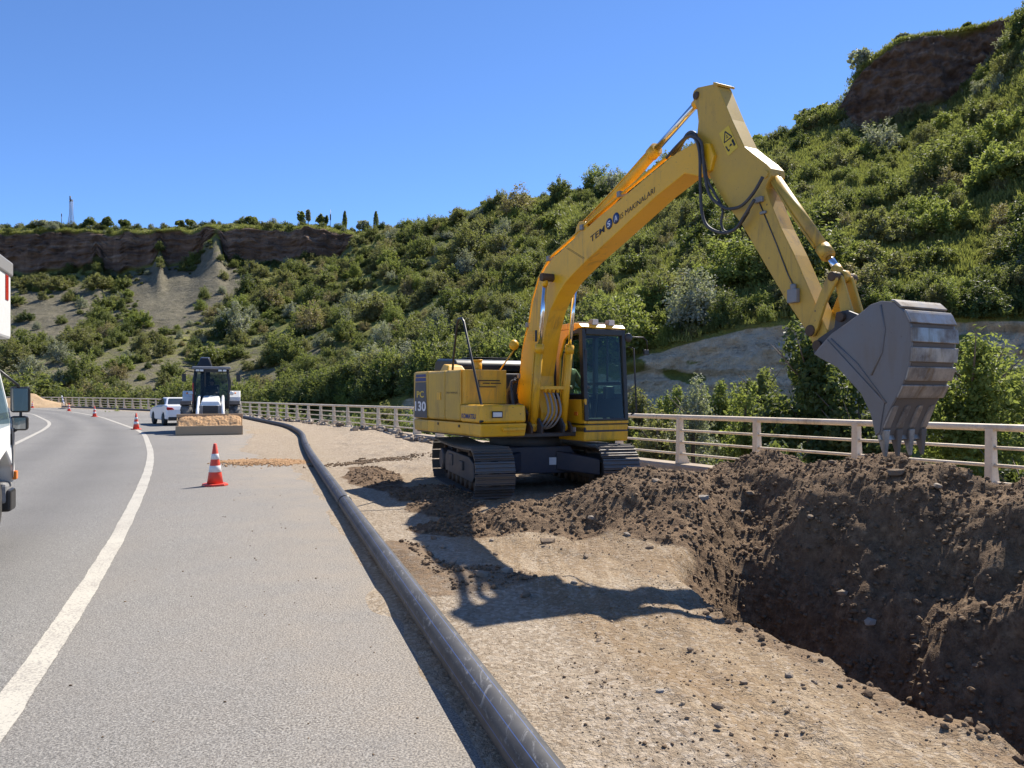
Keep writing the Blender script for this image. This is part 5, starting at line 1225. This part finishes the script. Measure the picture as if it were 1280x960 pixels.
# yellow pillar and corner on the boom side, roof
MB(T).prism([(-.40, 2.662), (-.38, 2.70), (-.2, 2.745), (1.02, 2.745), (1.20, 2.72), (1.275, 2.665), (1.26, 2.645), (-.40, 2.645)], lambda p: (p[0], C0-.01, p[1]), lambda p: (p[0], C1+.01, p[1])).build('cab_roof', YEL, EXC, .035, 3)
MB(T).prism([(.50, 1.6), (.56, 1.6), (.60, 2.2), (.74, 2.48), (.95, 2.60), (1.18, 2.645), (.50, 2.645)], lambda p: (p[0], C0-.004, p[1]), lambda p: (p[0], C0+.05, p[1])).build('corner_panel', YEL, EXC, .01)
MB(T).add([(1.345, C0+.075, 1.21), (1.345, C1-.075, 1.21), (1.24, C1-.075, 2.55), (1.24, C0+.075, 2.55)], [(0, 1, 2, 3)]).build('windscreen', GLASS, EXC)
MB(T).add([(.5, C0+.03, 1.6), (1.27, C0+.03, 1.6), (1.2, C0+.03, 2.56), (.5, C0+.03, 2.56)], [(0, 1, 2, 3)]).build('side_window', GLASS, EXC)
MB(T).add([(-.28, C0+.03, 1.6), (.42, C0+.03, 1.6), (.42, C0+.03, 2.56), (-.28, C0+.03, 2.56)], [(0, 1, 2, 3)]).build('side_window', GLASS, EXC)
MB(T).add([(.5, C1-.03, 1.6), (1.27, C1-.03, 1.6), (1.2, C1-.03, 2.56), (.5, C1-.03, 2.56)], [(0, 1, 2, 3)]).build('door_window', GLASS, EXC)
MB(T).add([(-.28, C1-.03, 1.6), (.42, C1-.03, 1.6), (.42, C1-.03, 2.56), (-.28, C1-.03, 2.56)], [(0, 1, 2, 3)]).build('door_window', GLASS, EXC)
MB(T).add([(-.36, C0+.07, 1.75), (-.36, C1-.07, 1.75), (-.36, C1-.07, 2.5), (-.36, C0+.07, 2.5)], [(0, 1, 2, 3)]).build('rear_window', GLASS, EXC)
for v in (.72, 1.04):
    l_ = MB(T).hexa([(1.10, v-.06, 2.73), (1.22, v-.065, 2.70), (1.22, v+.065, 2.70), (1.10, v+.06, 2.73), (1.12, v-.05, 2.80), (1.235, v-.06, 2.80), (1.235, v+.06, 2.80), (1.12, v+.05, 2.80)]).build('work_lamp', GREYP, EXC, .01)
    MB(T).add([(1.229, v-.055, 2.715), (1.229, v+.055, 2.715), (1.241, v+.05, 2.792), (1.241, v-.05, 2.792)], [(0, 1, 2, 3)]).build('lens', LAMP, l_)
MB(T).box((.95, .50, 2.742), (1.05, 1.2, 2.765)).build('roof_rail', GREYP, EXC, .008)
mr = MB(T).tube([(1.25, C1, 2.50), (1.28, C1+.06, 2.53), (1.30, C1+.35, 2.53), (1.30, C1+.42, 2.48), (1.30, C1+.43, 2.33)], .012, 6).build('mirror_arm', BLK, EXC)
MB(T).box((1.26, C1+.37, 2.24), (1.30, C1+.47, 2.33)).lathe([(.02, -.02), (.075, -.015), (.075, .015), (.02, .02)], (1.28, C1+.06, 2.52), 'X', 14).build('mirror', BLK, mr, .01)
MB(T).tube([(1.33, C1+.01, 2.36), (1.37, C1+.10, 2.34), (1.42, C1+.12, 1.30), (1.40, C1+.02, 1.26)], .014, 6).build('cab_grab_rail', BLK, EXC)
MB(T).tube([(1.30, .52, 1.30), (1.31, .49, 1.75), (1.25, .5, 2.45)], .010, 6).box((1.29, .47, 1.62), (1.31, .51, 2.3)).build('wiper', BLK, EXC)
# interior
MB(T).box((-.38, C1-.064, 1.07), (1.28, C1-.052, 1.5)).box((-.38, C0+.052, 1.07), (1.28, C0+.064, 1.5)).build('trim_panel', BLK, EXC)
MB(T).box((-.18, .62, 1.25), (.42, 1.08, 1.42)).hexa([(-.22, .64, 1.42), (-.06, .64, 1.42), (-.06, 1.06, 1.42), (-.22, 1.06, 1.42), (-.34, .68, 2.12), (-.22, .68, 2.12), (-.22, 1.02, 2.12), (-.34, 1.02, 2.12)]).box((-.2, .62, 1.07), (.3, 1.08, 1.25)).build('seat', BLK, EXC, .03)
for v in (.56, 1.14): MB(T).box((-.15, v-.07, 1.15), (.45, v+.07, 1.56)).tube([(.36, v, 1.56), (.38, v, 1.72), (.40, v, 1.80)], .02, 6).build('control_console', BLK, EXC, .02)
MB(T).box((1.0, 1.02, 1.5), (1.1, 1.2, 1.72)).build('monitor', BLK, EXC, .02)
for v in (.75, .93): MB(T).tube([(.85, v, 1.07), (.92, v, 1.25), (.98, v, 1.62)], .014, 6).box((.8, v-.05, 1.08), (.98, v+.05, 1.12)).build('pedal_lever', BLK, EXC)

# ------------------------------------------------------------------ people
def person(name, Tm, root, shirt, trousers):
    """seated figure, one continuous skinned body; x forward, z up, hip at origin"""
    J = {'hip': (0, 0, 0), 'waist': (.0, 0, .18), 'chest': (.03, 0, .38), 'neck': (.04, 0, .54), 'skull': (.06, 0, .62), 'head': (.07, 0, .70), 'crown': (.06, 0, .79)}
    R_ = {'hip': .15, 'waist': .135, 'chest': .16, 'neck': .06, 'skull': .078, 'head': .098, 'crown': .07}
    E_ = [('hip', 'waist'), ('waist', 'chest'), ('chest', 'neck'), ('neck', 'skull'), ('skull', 'head'), ('head', 'crown')]
    for sg, n in ((1, 'l'), (-1, 'r')):
        for k, p, r in (('sh', (.03, .18, .47), .075), ('el', (.14, .26, .22), .055), ('wr', (.36, .20, .20), .038), ('ha', (.44, .18, .21), .035), ('th', (.05, .10, -.01), .10), ('kn', (.44, .14, .04), .075), ('an', (.55, .14, -.34), .052), ('to', (.70, .14, -.38), .045)):
            J[k+n] = (p[0], p[1]*sg, p[2]); R_[k+n] = r
        E_ += [('chest', 'sh'+n), ('sh'+n, 'el'+n), ('el'+n, 'wr'+n), ('wr'+n, 'ha'+n), ('hip', 'th'+n), ('th'+n, 'kn'+n), ('kn'+n, 'an'+n), ('an'+n, 'to'+n)]
        for f in range(5):    # fingers curl round the lever
            a = (f-1.6)*.017; b_ = (.50-.02*abs(f-2), (.18+a)*sg, .205)
            if f == 4: b_ = (.45, .135*sg, .225)
            J[f'f{f}'+n] = b_; J[f'g{f}'+n] = (b_[0]+.005, b_[1]-.008*sg, b_[2]-.035); R_[f'f{f}'+n] = .011; R_[f'g{f}'+n] = .009
            E_ += [('ha'+n, f'f{f}'+n), (f'f{f}'+n, f'g{f}'+n)]
    ks = list(J); me = bpy.data.meshes.new(name); me.from_pydata([J[k] for k in ks], [(ks.index(a), ks.index(b)) for a, b in E_], [])
    o = link('body_source', me); o.modifiers.new('skin', 'SKIN'); sk = me.skin_vertices[0].data if me.skin_vertices else None
    if sk is None:
        bm = bmesh.new(); bm.from_mesh(me); bm.verts.layers.skin.verify(); bm.to_mesh(me); bm.free(); sk = me.skin_vertices[0].data
    for i, k in enumerate(ks): sk[i].radius = (R_[k], R_[k]); sk[i].use_root = (k == 'hip')
    sb = o.modifiers.new('sub', 'SUBSURF'); sb.levels = sb.render_levels = 1
    bpy.context.view_layer.update()
    m2 = bpy.data.meshes.new_from_object(o.evaluated_get(bpy.context.evaluated_depsgraph_get())); bpy.data.objects.remove(o)
    m2.materials.clear()
    for m_ in (shirt, trousers, SKIN): m2.materials.append(m_)
    for p in m2.polygons:
        c = p.center; p.use_smooth = True
        p.material_index = 2 if c.z > .525 or (c.x > .33 and c.z > .12 and abs(c.y) > .1) else (1 if c.z < .08 else 0)
    for v in m2.vertices: v.co = Tm @ v.co
    b = link('body', m2, root)
    hm = MB(Tm); hm.lathe([(.001, .115), (.05, .108), (.088, .07), (.102, .02), (.100, -.03), (.085, -.05)], (.045, 0, .715), 'Z', 16); hm.build('hair', HAIR, root)
    fm = MB(Tm); fm.hexa([(.155, -.014, .675), (.185, -.012, .675), (.185, .012, .675), (.155, .014, .675), (.155, -.008, .725), (.165, -.006, .725), (.165, .006, .725), (.155, .008, .725)]); fm.build('nose', SKIN, root, .004)
    em = MB(Tm)
    for sg in (-1, 1): em.lathe([(.001, -.006), (.011, 0), (.001, .006)], (.162, .036*sg, .718), 'X', 8)
    em.hexa([(.155, -.025, .643), (.166, -.025, .643), (.166, .025, .643), (.155, .025, .643), (.155, -.025, .650), (.166, -.025, .650), (.166, .025, .650), (.155, .025, .650)]).build('eyes_and_mouth', HAIR, root)
    for sg in (-1, 1): MB(Tm).lathe([(.01, -.012), (.028, -.006), (.028, .006), (.01, .012)], (.05, .098*sg, .69), 'Y', 10).build('ear', SKIN, root)
op = empty('person', (.13, 13.15, 0), 0, 'person in khaki shirt seated at the levers inside the excavator cab', 'person')
person('operator', T @ Matrix.Translation((.10, .85, 1.50)), op, SHIRT, TROUS)
# ------------------------------------------------------------------ traffic cones
def cone(x, y, label, group, rz=0.0, sc=1.0):
    root = empty('traffic_cone', (x, y, .004), rz, label, 'cone', group); root.scale = (sc, sc, sc)
    b = MB(); pl = [(.19*math.cos(R(a)), .19*math.sin(R(a))) for a in range(0, 360, 45)]; k = 1.08
    b.prism([(.175*k, .10), (.10, .175*k), (-.10, .175*k), (-.175*k, .10), (-.175*k, -.10), (-.10, -.175*k), (.10, -.175*k), (.175*k, -.10)], lambda p: (p[0]*1.05, p[1]*1.05, 0), lambda p: (p[0], p[1], .035))
    b.build('base', CONER, root, .006)
    h0, h1, r0, r1 = .033, .72, .135, .028; rr = lambda h: r0+(r1-r0)*(h-h0)/(h1-h0)
    MB().lathe([(rr(h0), h0), (rr(.2), .2), (rr(.45), .45), (rr(h1), h1), (.018, h1+.008), (.012, h1-.01)], n=24).build('body', CONER, root)
    for a, c in ((.235, .345), (.455, .55)): MB().lathe([(rr(a)+.001, a), (rr(a)+.004, a+.003), (rr(c)+.004, c-.003), (rr(c)+.001, c)], n=24).build('reflective_band', CONEW, root)
for (x, y, l) in [(-5.17, 13.4, 'red and white traffic cone on the shoulder across from the orange chippings'), (-16.75, 34.3, 'red and white traffic cone on the white edge line beside the car'),
                  (-28.75, 53.0, 'red and white traffic cone on the edge line, second beyond the car'), (-40.3, 70.0, 'small red and white traffic cone by the barrier boards'),
                  (-53.6, 86.0, 'small red and white traffic cone in front of the sand heap')]:
    cone(x, y, l, 'traffic cones along the edge line', random.uniform(0, 1))

# ------------------------------------------------------------------ wheels
def wheel(root, x, y, r, w, name='wheel', rim_mat=WHITE, lugs=0, axis='X'):
    prof = [(r*.58, -w*.5), (r*.86, -w*.5), (r*.97, -w*.42), (r, -w*.25), (r, w*.25), (r*.97, w*.42), (r*.86, w*.5), (r*.58, w*.5)]
    t_ = MB().lathe(prof, (x, y, r), axis, 28)
    if lugs:
        for k in range(lugs):
            a = 2*math.pi*k/lugs
            for sg in (-1, 1):
                b = a+(math.pi/lugs if sg > 0 else 0); c_, s_ = math.cos(b), math.sin(b); c2, s2 = math.cos(b+.20), math.sin(b+.20)
                P_ = lambda xx, rr, cc, ss: (x+xx, y+rr*cc, r+rr*ss)
                t_.add([P_(sg*w*.03, r*.98, c_, s_), P_(sg*w*.5, r*.93, c2, s2), P_(sg*w*.5, r*1.0, c2, s2), P_(sg*w*.03, r*1.05, c_, s_),
                        P_(sg*w*.03, r*.98, math.cos(b+.09), math.sin(b+.09)), P_(sg*w*.5, r*.93, math.cos(b+.29), math.sin(b+.29)), P_(sg*w*.5, r*1.0, math.cos(b+.29), math.sin(b+.29)), P_(sg*w*.03, r*1.05, math.cos(b+.09), math.sin(b+.09))],
                       [(0, 1, 2, 3), (4, 7, 6, 5), (0, 4, 5, 1), (3, 2, 6, 7), (0, 3, 7, 4), (1, 5, 6, 2)])
    o = t_.build(name, TYRE if lugs else RUB, root)
    MB().lathe([(.02, -w*.40), (r*.30, -w*.42), (r*.52, -w*.3), (r*.59, -w*.47), (r*.59, w*.47), (r*.52, w*.3), (r*.3, w*.42), (.02, w*.40)], (x, y, r), axis, 22).build('rim', rim_mat, o)
    return o

# ------------------------------------------------------------------ backhoe loader, facing the camera (local +y is its front)
lx_, ly_ = -12.25, 31.3
LD = empty('backhoe_loader', (lx_, ly_, 0), R(180+20), 'white backhoe loader facing down the road with a heaped front bucket', 'loader')
for sx in (-1, 1):
    wheel(LD, sx*.90, -.05, .60, .42, 'front_wheel', WHITE, 16); wheel(LD, sx*.90, -2.35, .74, .46, 'rear_wheel', WHITE, 20)
    MB().prism([(.40, 1.12), (.25, 1.24), (-.45, 1.26), (-.62, 1.12), (-.58, 1.18), (-.42, 1.32), (.28, 1.30), (.44, 1.16)], lambda p: (sx*.70, p[0]-.05, p[1]), lambda p: (sx*1.13, p[0]-.05, p[1])).build('front_fender', BLK, LD, .01)
    MB().prism([(.80, 1.2), (.74, 1.45), (.5, 1.72), (-.5, 1.66), (-.80, 1.2), (-.75, 1.15), (-.46, 1.55), (.44, 1.60), (.66, 1.4), (.72, 1.2)], lambda p: (sx*.68, p[0]-2.35, p[1]), lambda p: (sx*1.15, p[0]-2.35, p[1])).build('rear_fender', WHITE, LD, .02)
    la = MB(); la.tube([(sx*.45, -1.05, 1.5), (sx*.46, -.2, 1.42), (sx*.47, .75, .95), (sx*.5, 1.05, .42)], [.05, .055, .06, .06], 8)
    la.build('lift_arm', WHITE, LD)
    MB().cyl((sx*.47, -.75, .95), (sx*.47, .2, 1.1), .06).cyl((sx*.47, .2, 1.1), (sx*.48, .7, .95), .03).build('lift_ram', STEELD, LD)
    MB().box((sx*.35-.07, .15, .62), (sx*.35+.07, .62, 1.12)).build('bracket', GREYP, LD, .02)
MB().box((-.38, -2.6, .45), (.38, .45, .85)).box((-.75, -.15, .40), (.75, .05, .55)).build('chassis', BLK, LD, .03)
MB().prism([(-1.25, .85), (.50, .85), (.55, 1.02), (.50, 1.12), (-1.25, 1.42)], lambda p: (-.36, p[0], p[1]), lambda p: (.36, p[0], p[1])).hexa([(-.40, -1.0, 1.22), (.40, -1.0, 1.22), (.40, .45, 1.10), (-.40, .45, 1.10), (-.30, -1.0, 1.52), (.30, -1.0, 1.52), (.33, .40, 1.30), (-.33, .40, 1.30)]).build('hood', WHITE, LD, .05, 3)
gr_ = MB().box((-.30, .50, .64), (.30, .60, 1.12)).build('grille', BLK, LD, .02)
for k in range(6): MB().box((-.26, .595, .69+k*.07), (.26, .61, .72+k*.07)).build('slat', STEELD, gr_)
# cab
cf = MB()
for sx in (-1, 1):
    cf.tube([(sx*.66, -1.05, 1.0), (sx*.70, -1.15, 2.1), (sx*.62, -1.25, 2.62)], .055, 6); cf.tube([(sx*.72, -2.7, 1.2), (sx*.72, -2.75, 2.1), (sx*.64, -2.65, 2.62)], .055, 6); cf.tube([(sx*.72, -2.0, 1.2), (sx*.74, -2.0, 2.1), (sx*.65, -2.0, 2.62)], .04, 6)
cf.box((-.66, -1.18, .95), (.66, -1.06, 1.32)); cf.box((-.64, -1.25, 2.50), (.64, -1.2, 2.62)); cf.box((.22, -1.22, 1.3), (.28, -1.17, 2.55))
cf.box((-.72, -2.7, .95), (.72, -1.1, 1.05)).build('cab_frame', BLK, LD, .015)
MB().add([(-.62, -1.13, 1.32), (.62, -1.13, 1.32), (.64, -1.17, 2.1), (.60, -1.23, 2.52), (-.60, -1.23, 2.52), (-.64, -1.17, 2.1)], [(0, 1, 2, 3, 4, 5)]).build('windscreen', GLASSD, LD)
for sx in (-1, 1): MB().add([(sx*.70, -1.15, 1.25), (sx*.73, -2.0, 1.25), (sx*.73, -2.0, 2.4), (sx*.66, -1.22, 2.45)], [(0, 1, 2, 3)]).add([(sx*.73, -2.05, 1.3), (sx*.73, -2.7, 1.3), (sx*.68, -2.68, 2.45), (sx*.70, -2.05, 2.45)], [(0, 1, 2, 3)]).build('side_window', GLASSD, LD)
MB().add([(-.7, -2.7, 1.3), (.7, -2.7, 1.3), (.64, -2.68, 2.45), (-.64, -2.68, 2.45)], [(0, 1, 2, 3)]).build('rear_window', GLASSD, LD)
rf = MB().box((-.76, -2.85, 2.62), (.76, -1.02, 2.74)).build('cab_roof', paint('grey_roof', (.16, .17, .19), .4, dirt=(.4, .38, .34), amount=.5), LD, .05, 3)
for x in (-.52, -.34, .38, .54): MB().box((x-.07, -1.04, 2.53), (x+.07, -.98, 2.61)).build('roof_lamp', LAMP, LD, .01)
for sx in (-1, 1):
    m_ = MB().tube([(sx*.68, -1.2, 2.5), (sx*.95, -1.0, 2.56), (sx*1.08, -.98, 2.45)], .02, 6).build('mirror_arm', BLK, LD)
    MB().box((sx*1.06-.08, -1.02, 2.10), (sx*1.06+.08, -.97, 2.42)).build('mirror', BLK, m_, .02)
    MB().lathe([(.02, -.05), (.09, -.02), (.09, .04), (.03, .06)], (sx*.80, -1.0, 1.62), 'Y', 14).build('headlamp', LAMP, LD); MB().lathe([(.01, -.03), (.04, 0), (.01, .04)], (sx*.94, -1.0, 1.62), 'Y', 10).build('turn_lamp', ORL, LD)
MB().box((.70, -1.12, 1.2), (.74, -1.04, 2.05)).build('red_tool', REDL, LD, .01)
MB().box((-.35, -2.3, 1.05), (.35, -1.8, 1.35)).box((-.3, -2.4, 1.35), (.3, -2.25, 2.0)).build('seat', BLK, LD, .04)
MB().cyl((0, -1.25, 1.1), (0, -1.45, 1.55), .03).lathe([(.17, -.012), (.19, 0), (.17, .012)], (0, -1.46, 1.56), 'Z', 16).build('steering_wheel', BLK, LD)
# folded digging boom standing behind the cab
db = MB(); db.prism([(-2.95, .8), (-3.25, .8), (-3.45, 1.8), (-3.25, 2.75), (-2.75, 3.10), (-2.55, 2.98), (-2.95, 2.55), (-3.10, 1.8)], lambda p: (.10, p[0], p[1]), lambda p: (.50, p[0], p[1])); db.hexa([(-.02, -3.4, 2.55), (.66, -3.4, 2.55), (.66, -2.5, 2.75), (-.02, -2.5, 2.75), (.10, -3.1, 3.22), (.50, -3.1, 3.22), (.46, -2.6, 3.16), (.15, -2.6, 3.16)])
db.build('digging_boom', BLK, LD, .04)
for sx in (-1, 1): MB().box((sx*.95-.09, -3.25, .25), (sx*.95+.09, -3.0, 1.5)).box((sx*.95-.2, -3.3, .18), (sx*.95+.2, -2.95, .25)).build('stabiliser', BLK, LD, .02)
# front bucket
BP = [(.95, .62), (.98, .34), (1.02, .10), (1.12, .03), (1.75, .01), (1.75, .03), (1.14, .06), (1.06, .14), (1.02, .36), (1.0, .62)]
bkm = paint('earth_brown_steel', (.38, .26, .15), .75, 0, dirt=(.42, .30, .18), amount=.7, scale=3)
bq = MB().prism(BP, lambda p: (-1.2, p[0], p[1]), lambda p: (1.2, p[0], p[1]))
for sx in (-1.2, 1.175): bq.prism([(.97, .62), (1.0, .10), (1.1, .02), (1.75, .01), (1.70, .10), (1.35, .42), (1.1, .66)], lambda p, sx=sx: (sx, p[0], p[1]), lambda p, sx=sx: (sx+.025, p[0], p[1]))
# tipped a little back, front lip raised
lb = bq.build('front_bucket', bkm, LD, .01)
MB().hexa([(-1.21, 1.62, .015), (1.21, 1.62, .015), (1.21, 1.80, .02), (-1.21, 1.80, .02), (-1.21, 1.66, .36), (1.21, 1.66, .36), (1.21, 1.74, .36), (-1.21, 1.74, .36)]).build('bucket_lip', bkm, LD, .015)
MB().box((-1.22, .93, .66), (1.22, 1.03, .80)).build('bucket_top', bkm, LD, .02)
gx = np.linspace(-1.16, 1.16, 90); gy = np.linspace(1.0, 1.70, 30); GX, GY = np.meshgrid(gx, gy)
e_ = np.clip(1-(np.abs(GX)/1.2)**6, 0, 1)
GZ = .34+.38*np.clip((1.72-GY)/.6, 0, 1)**.8*(.55+.45*e_)+.10*fbm(GX*3, GY*3, 5, 3)+.07*np.abs(vn(GX*9, GY*9, 6))
so_ = np_mesh('bucket_load', np.stack([GX, GY, GZ], -1), grid_faces(30, 90), ORCHIP); so_.location = (lx_, ly_, 0); so_.rotation_euler = (0, 0, R(200))
tag(so_, 'heap of orange-brown chippings in the front bucket of the white loader', 'gravel')
op2 = empty('person', (lx_, ly_, 0), R(200), 'person in dark clothes behind the windscreen of the white loader', 'person')
person('driver', Matrix.Translation((0, -2.05, 1.42)) @ Matrix.Rotation(R(90), 4, 'Z'), op2, TROUS, TROUS)

# ------------------------------------------------------------------ white saloon car, seen from behind (local +y is its front)
CAR = empty('parked_car', (-17.6, 40.3, 0), R(35), 'white saloon car parked on the shoulder behind the loader, seen from the rear', 'car')
W = .89
body = [(-2.22, .32), (-2.26, .55), (-2.24, .80), (-2.14, 1.02), (-1.55, 1.06), (-.9, .98), (.7, .96), (1.5, .90), (2.05, .74), (2.2, .55), (2.18, .28), (1.72, .26), (1.68, .48), (1.5, .63), (1.28, .66), (1.06, .62), (.92, .48), (.88, .26), (-.92, .26), (-.96, .48), (-1.12, .63), (-1.32, .66), (-1.55, .62), (-1.70, .48), (-1.74, .30)]
MB().prism(body, lambda p: (-W, p[0], p[1]), lambda p: (W, p[0], p[1])).build('body', CARW, CAR, .08, 4)
g = MB(); lo = [(-1.78, 1.02), (.95, .96)]; hi = [(-1.15, 1.42), (.10, 1.44)]
g.hexa([(-.80, -1.62, 1.0), (.80, -1.62, 1.0), (.80, 1.0, .95), (-.80, 1.0, .95), (-.60, -.85, 1.39), (.60, -.85, 1.39), (.60, .15, 1.41), (-.60, .15, 1.41)]); g.build('roof', CARW, CAR, .07, 4)
def quad(name, pts, mat, off): return MB().add([Vector(p)+Vector(off) for p in pts], [(0, 1, 2, 3)]).build(name, mat, CAR)
gd = paint('dark_car_glass', (.02, .025, .03), .08, amount=.05)
quad('rear_window', [(-.68, -1.50, 1.07), (.68, -1.50, 1.07), (.54, -.95, 1.345), (-.54, -.95, 1.345)], gd, (0, -.014, .012))
quad('windscreen', [(-.70, .92, 1.0), (.70, .92, 1.0), (.55, .25, 1.36), (-.55, .25, 1.36)], gd, (0, .014, .012))
for sx in (-1, 1):
    quad('side_window', [(sx*.785, -1.20, 1.05), (sx*.785, -.32, 1.02), (sx*.645, -.40, 1.33), (sx*.635, -.80, 1.33)], gd, (sx*.012, 0, .006))
    quad('side_window', [(sx*.788, -.25, 1.02), (sx*.792, .70, 1.0), (sx*.645, .12, 1.34), (sx*.645, -.33, 1.34)], gd, (sx*.012, 0, .006))
    wheel(CAR, sx*.80, 1.30, .315, .2, 'wheel', GREYP); wheel(CAR, sx*.80, -1.32, .315, .2, 'wheel', GREYP)
    MB().prism([(.52, .80), (.86, .78), (.885, .86), (.86, .93), (.62, .90)], lambda p: (sx*p[0], -2.27, p[1]), lambda p: (sx*p[0], -2.02, p[1]+.01)).build('tail_light', REDL, CAR, .015)
    MB().box((sx*.98-.09, .62, .98), (sx*.98+.09, .72, 1.10)).build('wing_mirror', BLK, CAR, .03)
MB().box((-.80, -2.285, .26), (.80, -2.1, .44)).build('bumper', BLK, CAR, .03)
pl_ = MB().box((-.26, -2.285, .74), (.26, -2.255, .85)).build('number_plate', DGREY, CAR, .005)
MB().box((-.235, -2.289, .765), (.235, -2.284, .825)).build('plate_face', GREYP, pl_)

# ------------------------------------------------------------------ light truck at the left, heading up the road (local +y forward)
TRK = empty('parked_truck', (-6.80, 8.62, 0), R(23), 'white light truck standing in the lane, only its cab corner and box edge in view', 'truck')
MB().box((-.75, -5.6, .45), (.75, -.1, .75)).build('chassis', BLK, TRK, .02)
cp = [(-1.65, .55), (-.95, .55), (-.85, .85), (-.45, .95), (-.10, .75), (-.02, .55), (.0, .62), (.02, 1.0), (-.06, 1.22), (-.42, 1.98), (-.60, 2.10), (-1.55, 2.12), (-1.65, 2.0)]
MB().prism(cp, lambda p: (-1.05+.12*max(0, p[1]-1.2), p[0], p[1]), lambda p: (1.05-.12*max(0, p[1]-1.2), p[0], p[1])).build('cab', WHITE, TRK, .05, 3)
MB().box((-1.02, -.30, .34), (1.02, .06, .58)).build('bumper', GREYP, TRK, .04)
MB().box((.86, -.28, .25), (1.06, .03, .50)).build('bumper_corner', BLK, TRK, .03)
MB().box((1.04, -.10, .60), (1.085, .0, .70)).build('turn_lamp', ORL, TRK, .012)
MB().add([(-.9, -.06, 1.27), (.9, -.06, 1.27), (.84, -.41, 1.95), (-.84, -.41, 1.95)], [(0, 1, 2, 3)]).build('windscreen', GLASSD, TRK).location.y = .03
for sx in (-1, 1):
    MB().add([(sx*1.056, -1.45, 1.28), (sx*1.056, -.22, 1.26), (sx*.975, -.52, 1.92), (sx*.975, -1.45, 1.96)], [(0, 1, 2, 3)]).build('side_window', GLASSD, TRK)
    wheel(TRK, sx*.86, -.62, .37, .24, 'front_wheel', GREYP); wheel(TRK, sx*.80, -4.2, .39, .4, 'rear_wheel', GREYP)
    MB().prism([(-.16, .62), (-.02, .95), (-.10, 1.2), (-.2, 1.2), (-.14, .9)], lambda p: (sx*1.053, p[0], p[1]), lambda p: (sx*1.062, p[0], p[1])).build('fender_trim', GREYP, TRK, .004)
    m_ = MB().tube([(sx*.93, -.42, 1.90), (sx*1.10, -.12, 1.70), (sx*1.13, -.08, 1.60), (sx*1.12, -.10, 1.2), (sx*1.0, -.14, 1.12)], .015, 6).build('mirror_bracket', BLK, TRK)
    MB().box((sx*1.12-.10, -.12, 1.38), (sx*1.12+.10, -.04, 1.68)).build('mirror', BLK, m_, .03); MB().box((sx*1.12-.10, -.13, 1.17), (sx*1.12+.08, -.03, 1.34)).build('mirror', BLK, m_, .03)
    MB().add([(sx*1.12-.08, -.123, 1.40), (sx*1.12+.08, -.123, 1.40), (sx*1.12+.08, -.123, 1.66), (sx*1.12-.08, -.123, 1.66)], [(0, 1, 2, 3)]).build('mirror_glass', MIRR, m_)
    MB().add([(sx*1.12-.08, -.133, 1.19), (sx*1.12+.06, -.133, 1.19), (sx*1.12+.06, -.133, 1.32), (sx*1.12-.08, -.133, 1.32)], [(0, 1, 2, 3)]).build('mirror_glass', MIRR, m_)
    MB().box((sx*1.005-.02, -.20, 1.0), (sx*1.005+.04, -.14, 1.14)).build('grab_handle', BLK, TRK, .01)
MB().box((-1.02, -5.7, .78), (1.02, -1.72, 2.2)).build('box_body', WHITE, TRK, .02)
bx2 = MB().box((-1.1, -5.7, 2.202), (1.1, -.50, 3.02)).build('box_top', paint('white_tarpaulin', (.62, .62, .60), .6, dirt=(.3, .3, .3), amount=.5, scale=2), TRK, .03)
MB().box((-1.12, -5.72, 2.90), (1.12, -.48, 3.06)).build('box_roof_edge', GREYP, TRK, .02)
MB().box((1.102, -.80, 2.62), (1.107, -.66, 2.89)).build('red_stripe', REDL, TRK)

# ------------------------------------------------------------------ sand heap and barrier boards at the far bend
sx_, sy_ = -55.5, 88.5
r_ = np.linspace(0, 1, 22); a_ = np.linspace(0, 2*np.pi, 61); RR_, AA_ = np.meshgrid(r_, a_, indexing='ij')
HX, HY = RR_*np.cos(AA_)*5.0, RR_*np.sin(AA_)*2.6
HZ = 1.42*np.clip(1-RR_**1.3, 0, 1)*(1+.35*fbm(HX*.5, HY*.5, 7, 3))+.08*fbm(HX*3, HY*3, 8, 3)*(RR_ < .97)
heap = np_mesh('sand_heap', np.stack([HX, HY, HZ-.02], -1), grid_faces(22, 61), SAND, smooth=True); heap.location = (sx_, sy_, 0); heap.rotation_euler = (0, 0, R(35))
tag(heap, 'large heap of tan sand closing the shoulder at the far bend', 'sand heap')
bar_ = empty('barrier_board', (-47.0, 80.6, 0), R(125), 'slanted blue and white barrier board leaning beside the sand heap', 'barrier')
for k in range(5): MB().hexa([(-1.0+k*.5, -.03, .35+k*.16), (-.5+k*.5, -.03, .51+k*.16), (-.5+k*.5, .03, .51+k*.16), (-1.0+k*.5, .03, .35+k*.16), (-1.0+k*.5, -.03, .60+k*.16), (-.5+k*.5, -.03, .76+k*.16), (-.5+k*.5, .03, .76+k*.16), (-1.0+k*.5, .03, .60+k*.16)]).build('board_panel', DBLUE if k % 2 else WHTPR, bar_)
for x, z in ((-.8, .45), (1.3, 1.1)): MB().box((x-.04, -.04, 0), (x+.04, .04, z)).box((x-.04, -.35, 0), (x+.04, .35, .06)).build('leg', GREYP, bar_)
